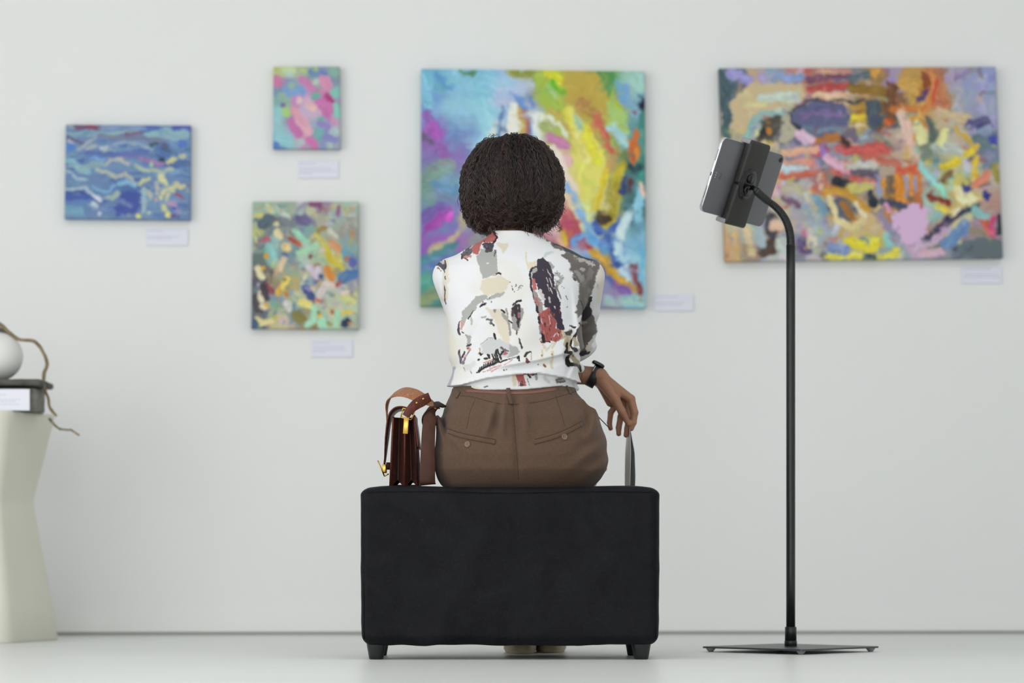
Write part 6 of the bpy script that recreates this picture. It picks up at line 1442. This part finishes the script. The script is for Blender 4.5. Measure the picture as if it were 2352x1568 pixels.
obj('bottom', box((bx_(898)[0], GY0 + .03, bz + .001), (bx_(958)[0], GY1 - .03, bz + .004), .001, 1), M_bagd, bag)
flp = [P(963, 1030, 7.06), P(958, 985, 7.06), P(952, 958, 7.06), P(941, 943, 7.06), P(924, 938, 7.06), P(907, 943, 7.06), P(895, 962, 7.06), P(889, 1005, 7.06), P(885, 1050, 7.06), P(883, 1066, 7.06)]
obj('flap', ribbon(flp, np.array([0, 1.0, 0]), [.196, .196, .196, .196, .196, .196, .196, .17, .06, .045], .0034, 60), M_bag, bag)
# front closure: brass frame with lever
ck = obj('closure_tab', box((bx_(884)[0], 7.04, zpx(1078, 7.06)), (bx_(893)[0], 7.08, zpx(1062, 7.06)), .001, 1), M_bagd, bag)
def bar(a, b, r=.0016): return tube([a, (np.asarray(a) + b) / 2, b], r, 8)
Yc = 7.035
obj('lock_frame', join(bar(P(868, 1058, Yc), P(883, 1093, Yc)), bar(P(883, 1093, Yc), P(893, 1088, Yc)), bar(P(868, 1058, Yc + .05), P(883, 1093, Yc + .05)), bar(P(868, 1058, Yc), P(868, 1058, Yc + .05)), bar(P(883, 1093, Yc), P(883, 1093, Yc + .05))), M_brass, bag)
obj('lock_plate', box((bx_(878, 0, 7.05)[0], 7.035, zpx(1086, 7.05)), (bx_(888, 0, 7.05)[0], 7.075, zpx(1066, 7.05)), .0015, 2), M_brass, bag)
# end ring with hanging tab
Yr = GY0 - .006
ring = [P(925, 937, Yr), P(921, 958, Yr), P(945, 964, Yr), P(952, 944, Yr)]
rg_ = obj('strap_ring', join(*[bar(ring[k], ring[(k + 1) % 4], .0017) for k in range(4)]), M_brass, bag)
obj('ring_tab', xform(box((-.0062, -.0012, -.0205), (.0062, .0012, .0205), .0010, 2), np.array([[math.cos(.07), 0, math.sin(.07)], [0, 1, 0], [-math.sin(.07), 0, math.cos(.07)]]), P(932.5, 977, Yr - .003)), M_brass, bag)
# shoulder strap: rises from the far end, arches over, drops behind the hip onto the bench
strap = [P(891, 1000, 7.150), P(889, 960, 7.150), P(890, 930, 7.140), P(899, 910, 7.115), P(920, 900, 7.075), P(944, 903, 7.035), P(966, 914, 7.005), P(988, 926, 6.990), P(1006, 938, 6.985)]
sides = [(0, 1, 0), (0, 1, 0), (.1, 1, .1), (.25, 1, .35), (.3, .8, .55), (.2, .8, .6), (.0, .8, .6), (-.1, .9, .5), (-.1, 1, .3)]
obj('shoulder_strap', ribbon(strap, np.array(sides, float), .036, .0030, 70), M_tan, bag)
tabp = [P(932, 956, Yr - .003), P(941, 942, Yr - .004), P(955, 929, 6.958), P(970, 920, 6.966), P(987, 911, 6.976)]
rp = obj('riveted_end', ribbon(tabp, np.array([(.7, .1, -.6), (.62, .1, -.75), (.5, .2, -.85), (.45, .25, -.85), (.42, .3, -.85)], float), [.019, .020, .026, .028, .022], .0032, 40), M_bag, bag)
for a, b in ((957, 925), (972, 916)):
    c = P(a, b, 6.957 if a < 960 else 6.964); V, F = sphere(c, .0034, 14, 10); obj('rivet', (V, F), M_brass, rp)
hang = [P(1003, 940, 6.985), P(992, 950, 6.975), P(986, 972, 6.965), P(983, 1020, 6.96), P(982, 1070, 6.958), P(982, 1106, 6.958), P(984, 1112, 6.966)]
tw = [P(1016, 928, 7.0), P(1000, 931, 6.985), P(984, 940, 6.98), P(974, 956, 6.98), P(976, 972, 6.985), P(990, 984, 6.985), P(1000, 975, 6.99)]
obj('strap_twist', ribbon(tw, np.array([.25, 1.0, .4]), .030, .0042, 50), mat('black_brown_leather', '241713', .5, spec=.3, bump=(260, .2)), bag)
obj('strap_tail', ribbon(hang, np.array([(.3, 1, .2), (.8, .5, 0), (1, .1, .05), (1, 0, .03), (1, 0, 0), (1, 0, 0), (1, 0, 0)], float), [.034, .034, .032, .034, .037, .038, .038], .003, 50), mat('umber_leather', '4a2c20', .5, spec=.25, bump=(260, .2), var=(40, .15)), bag)
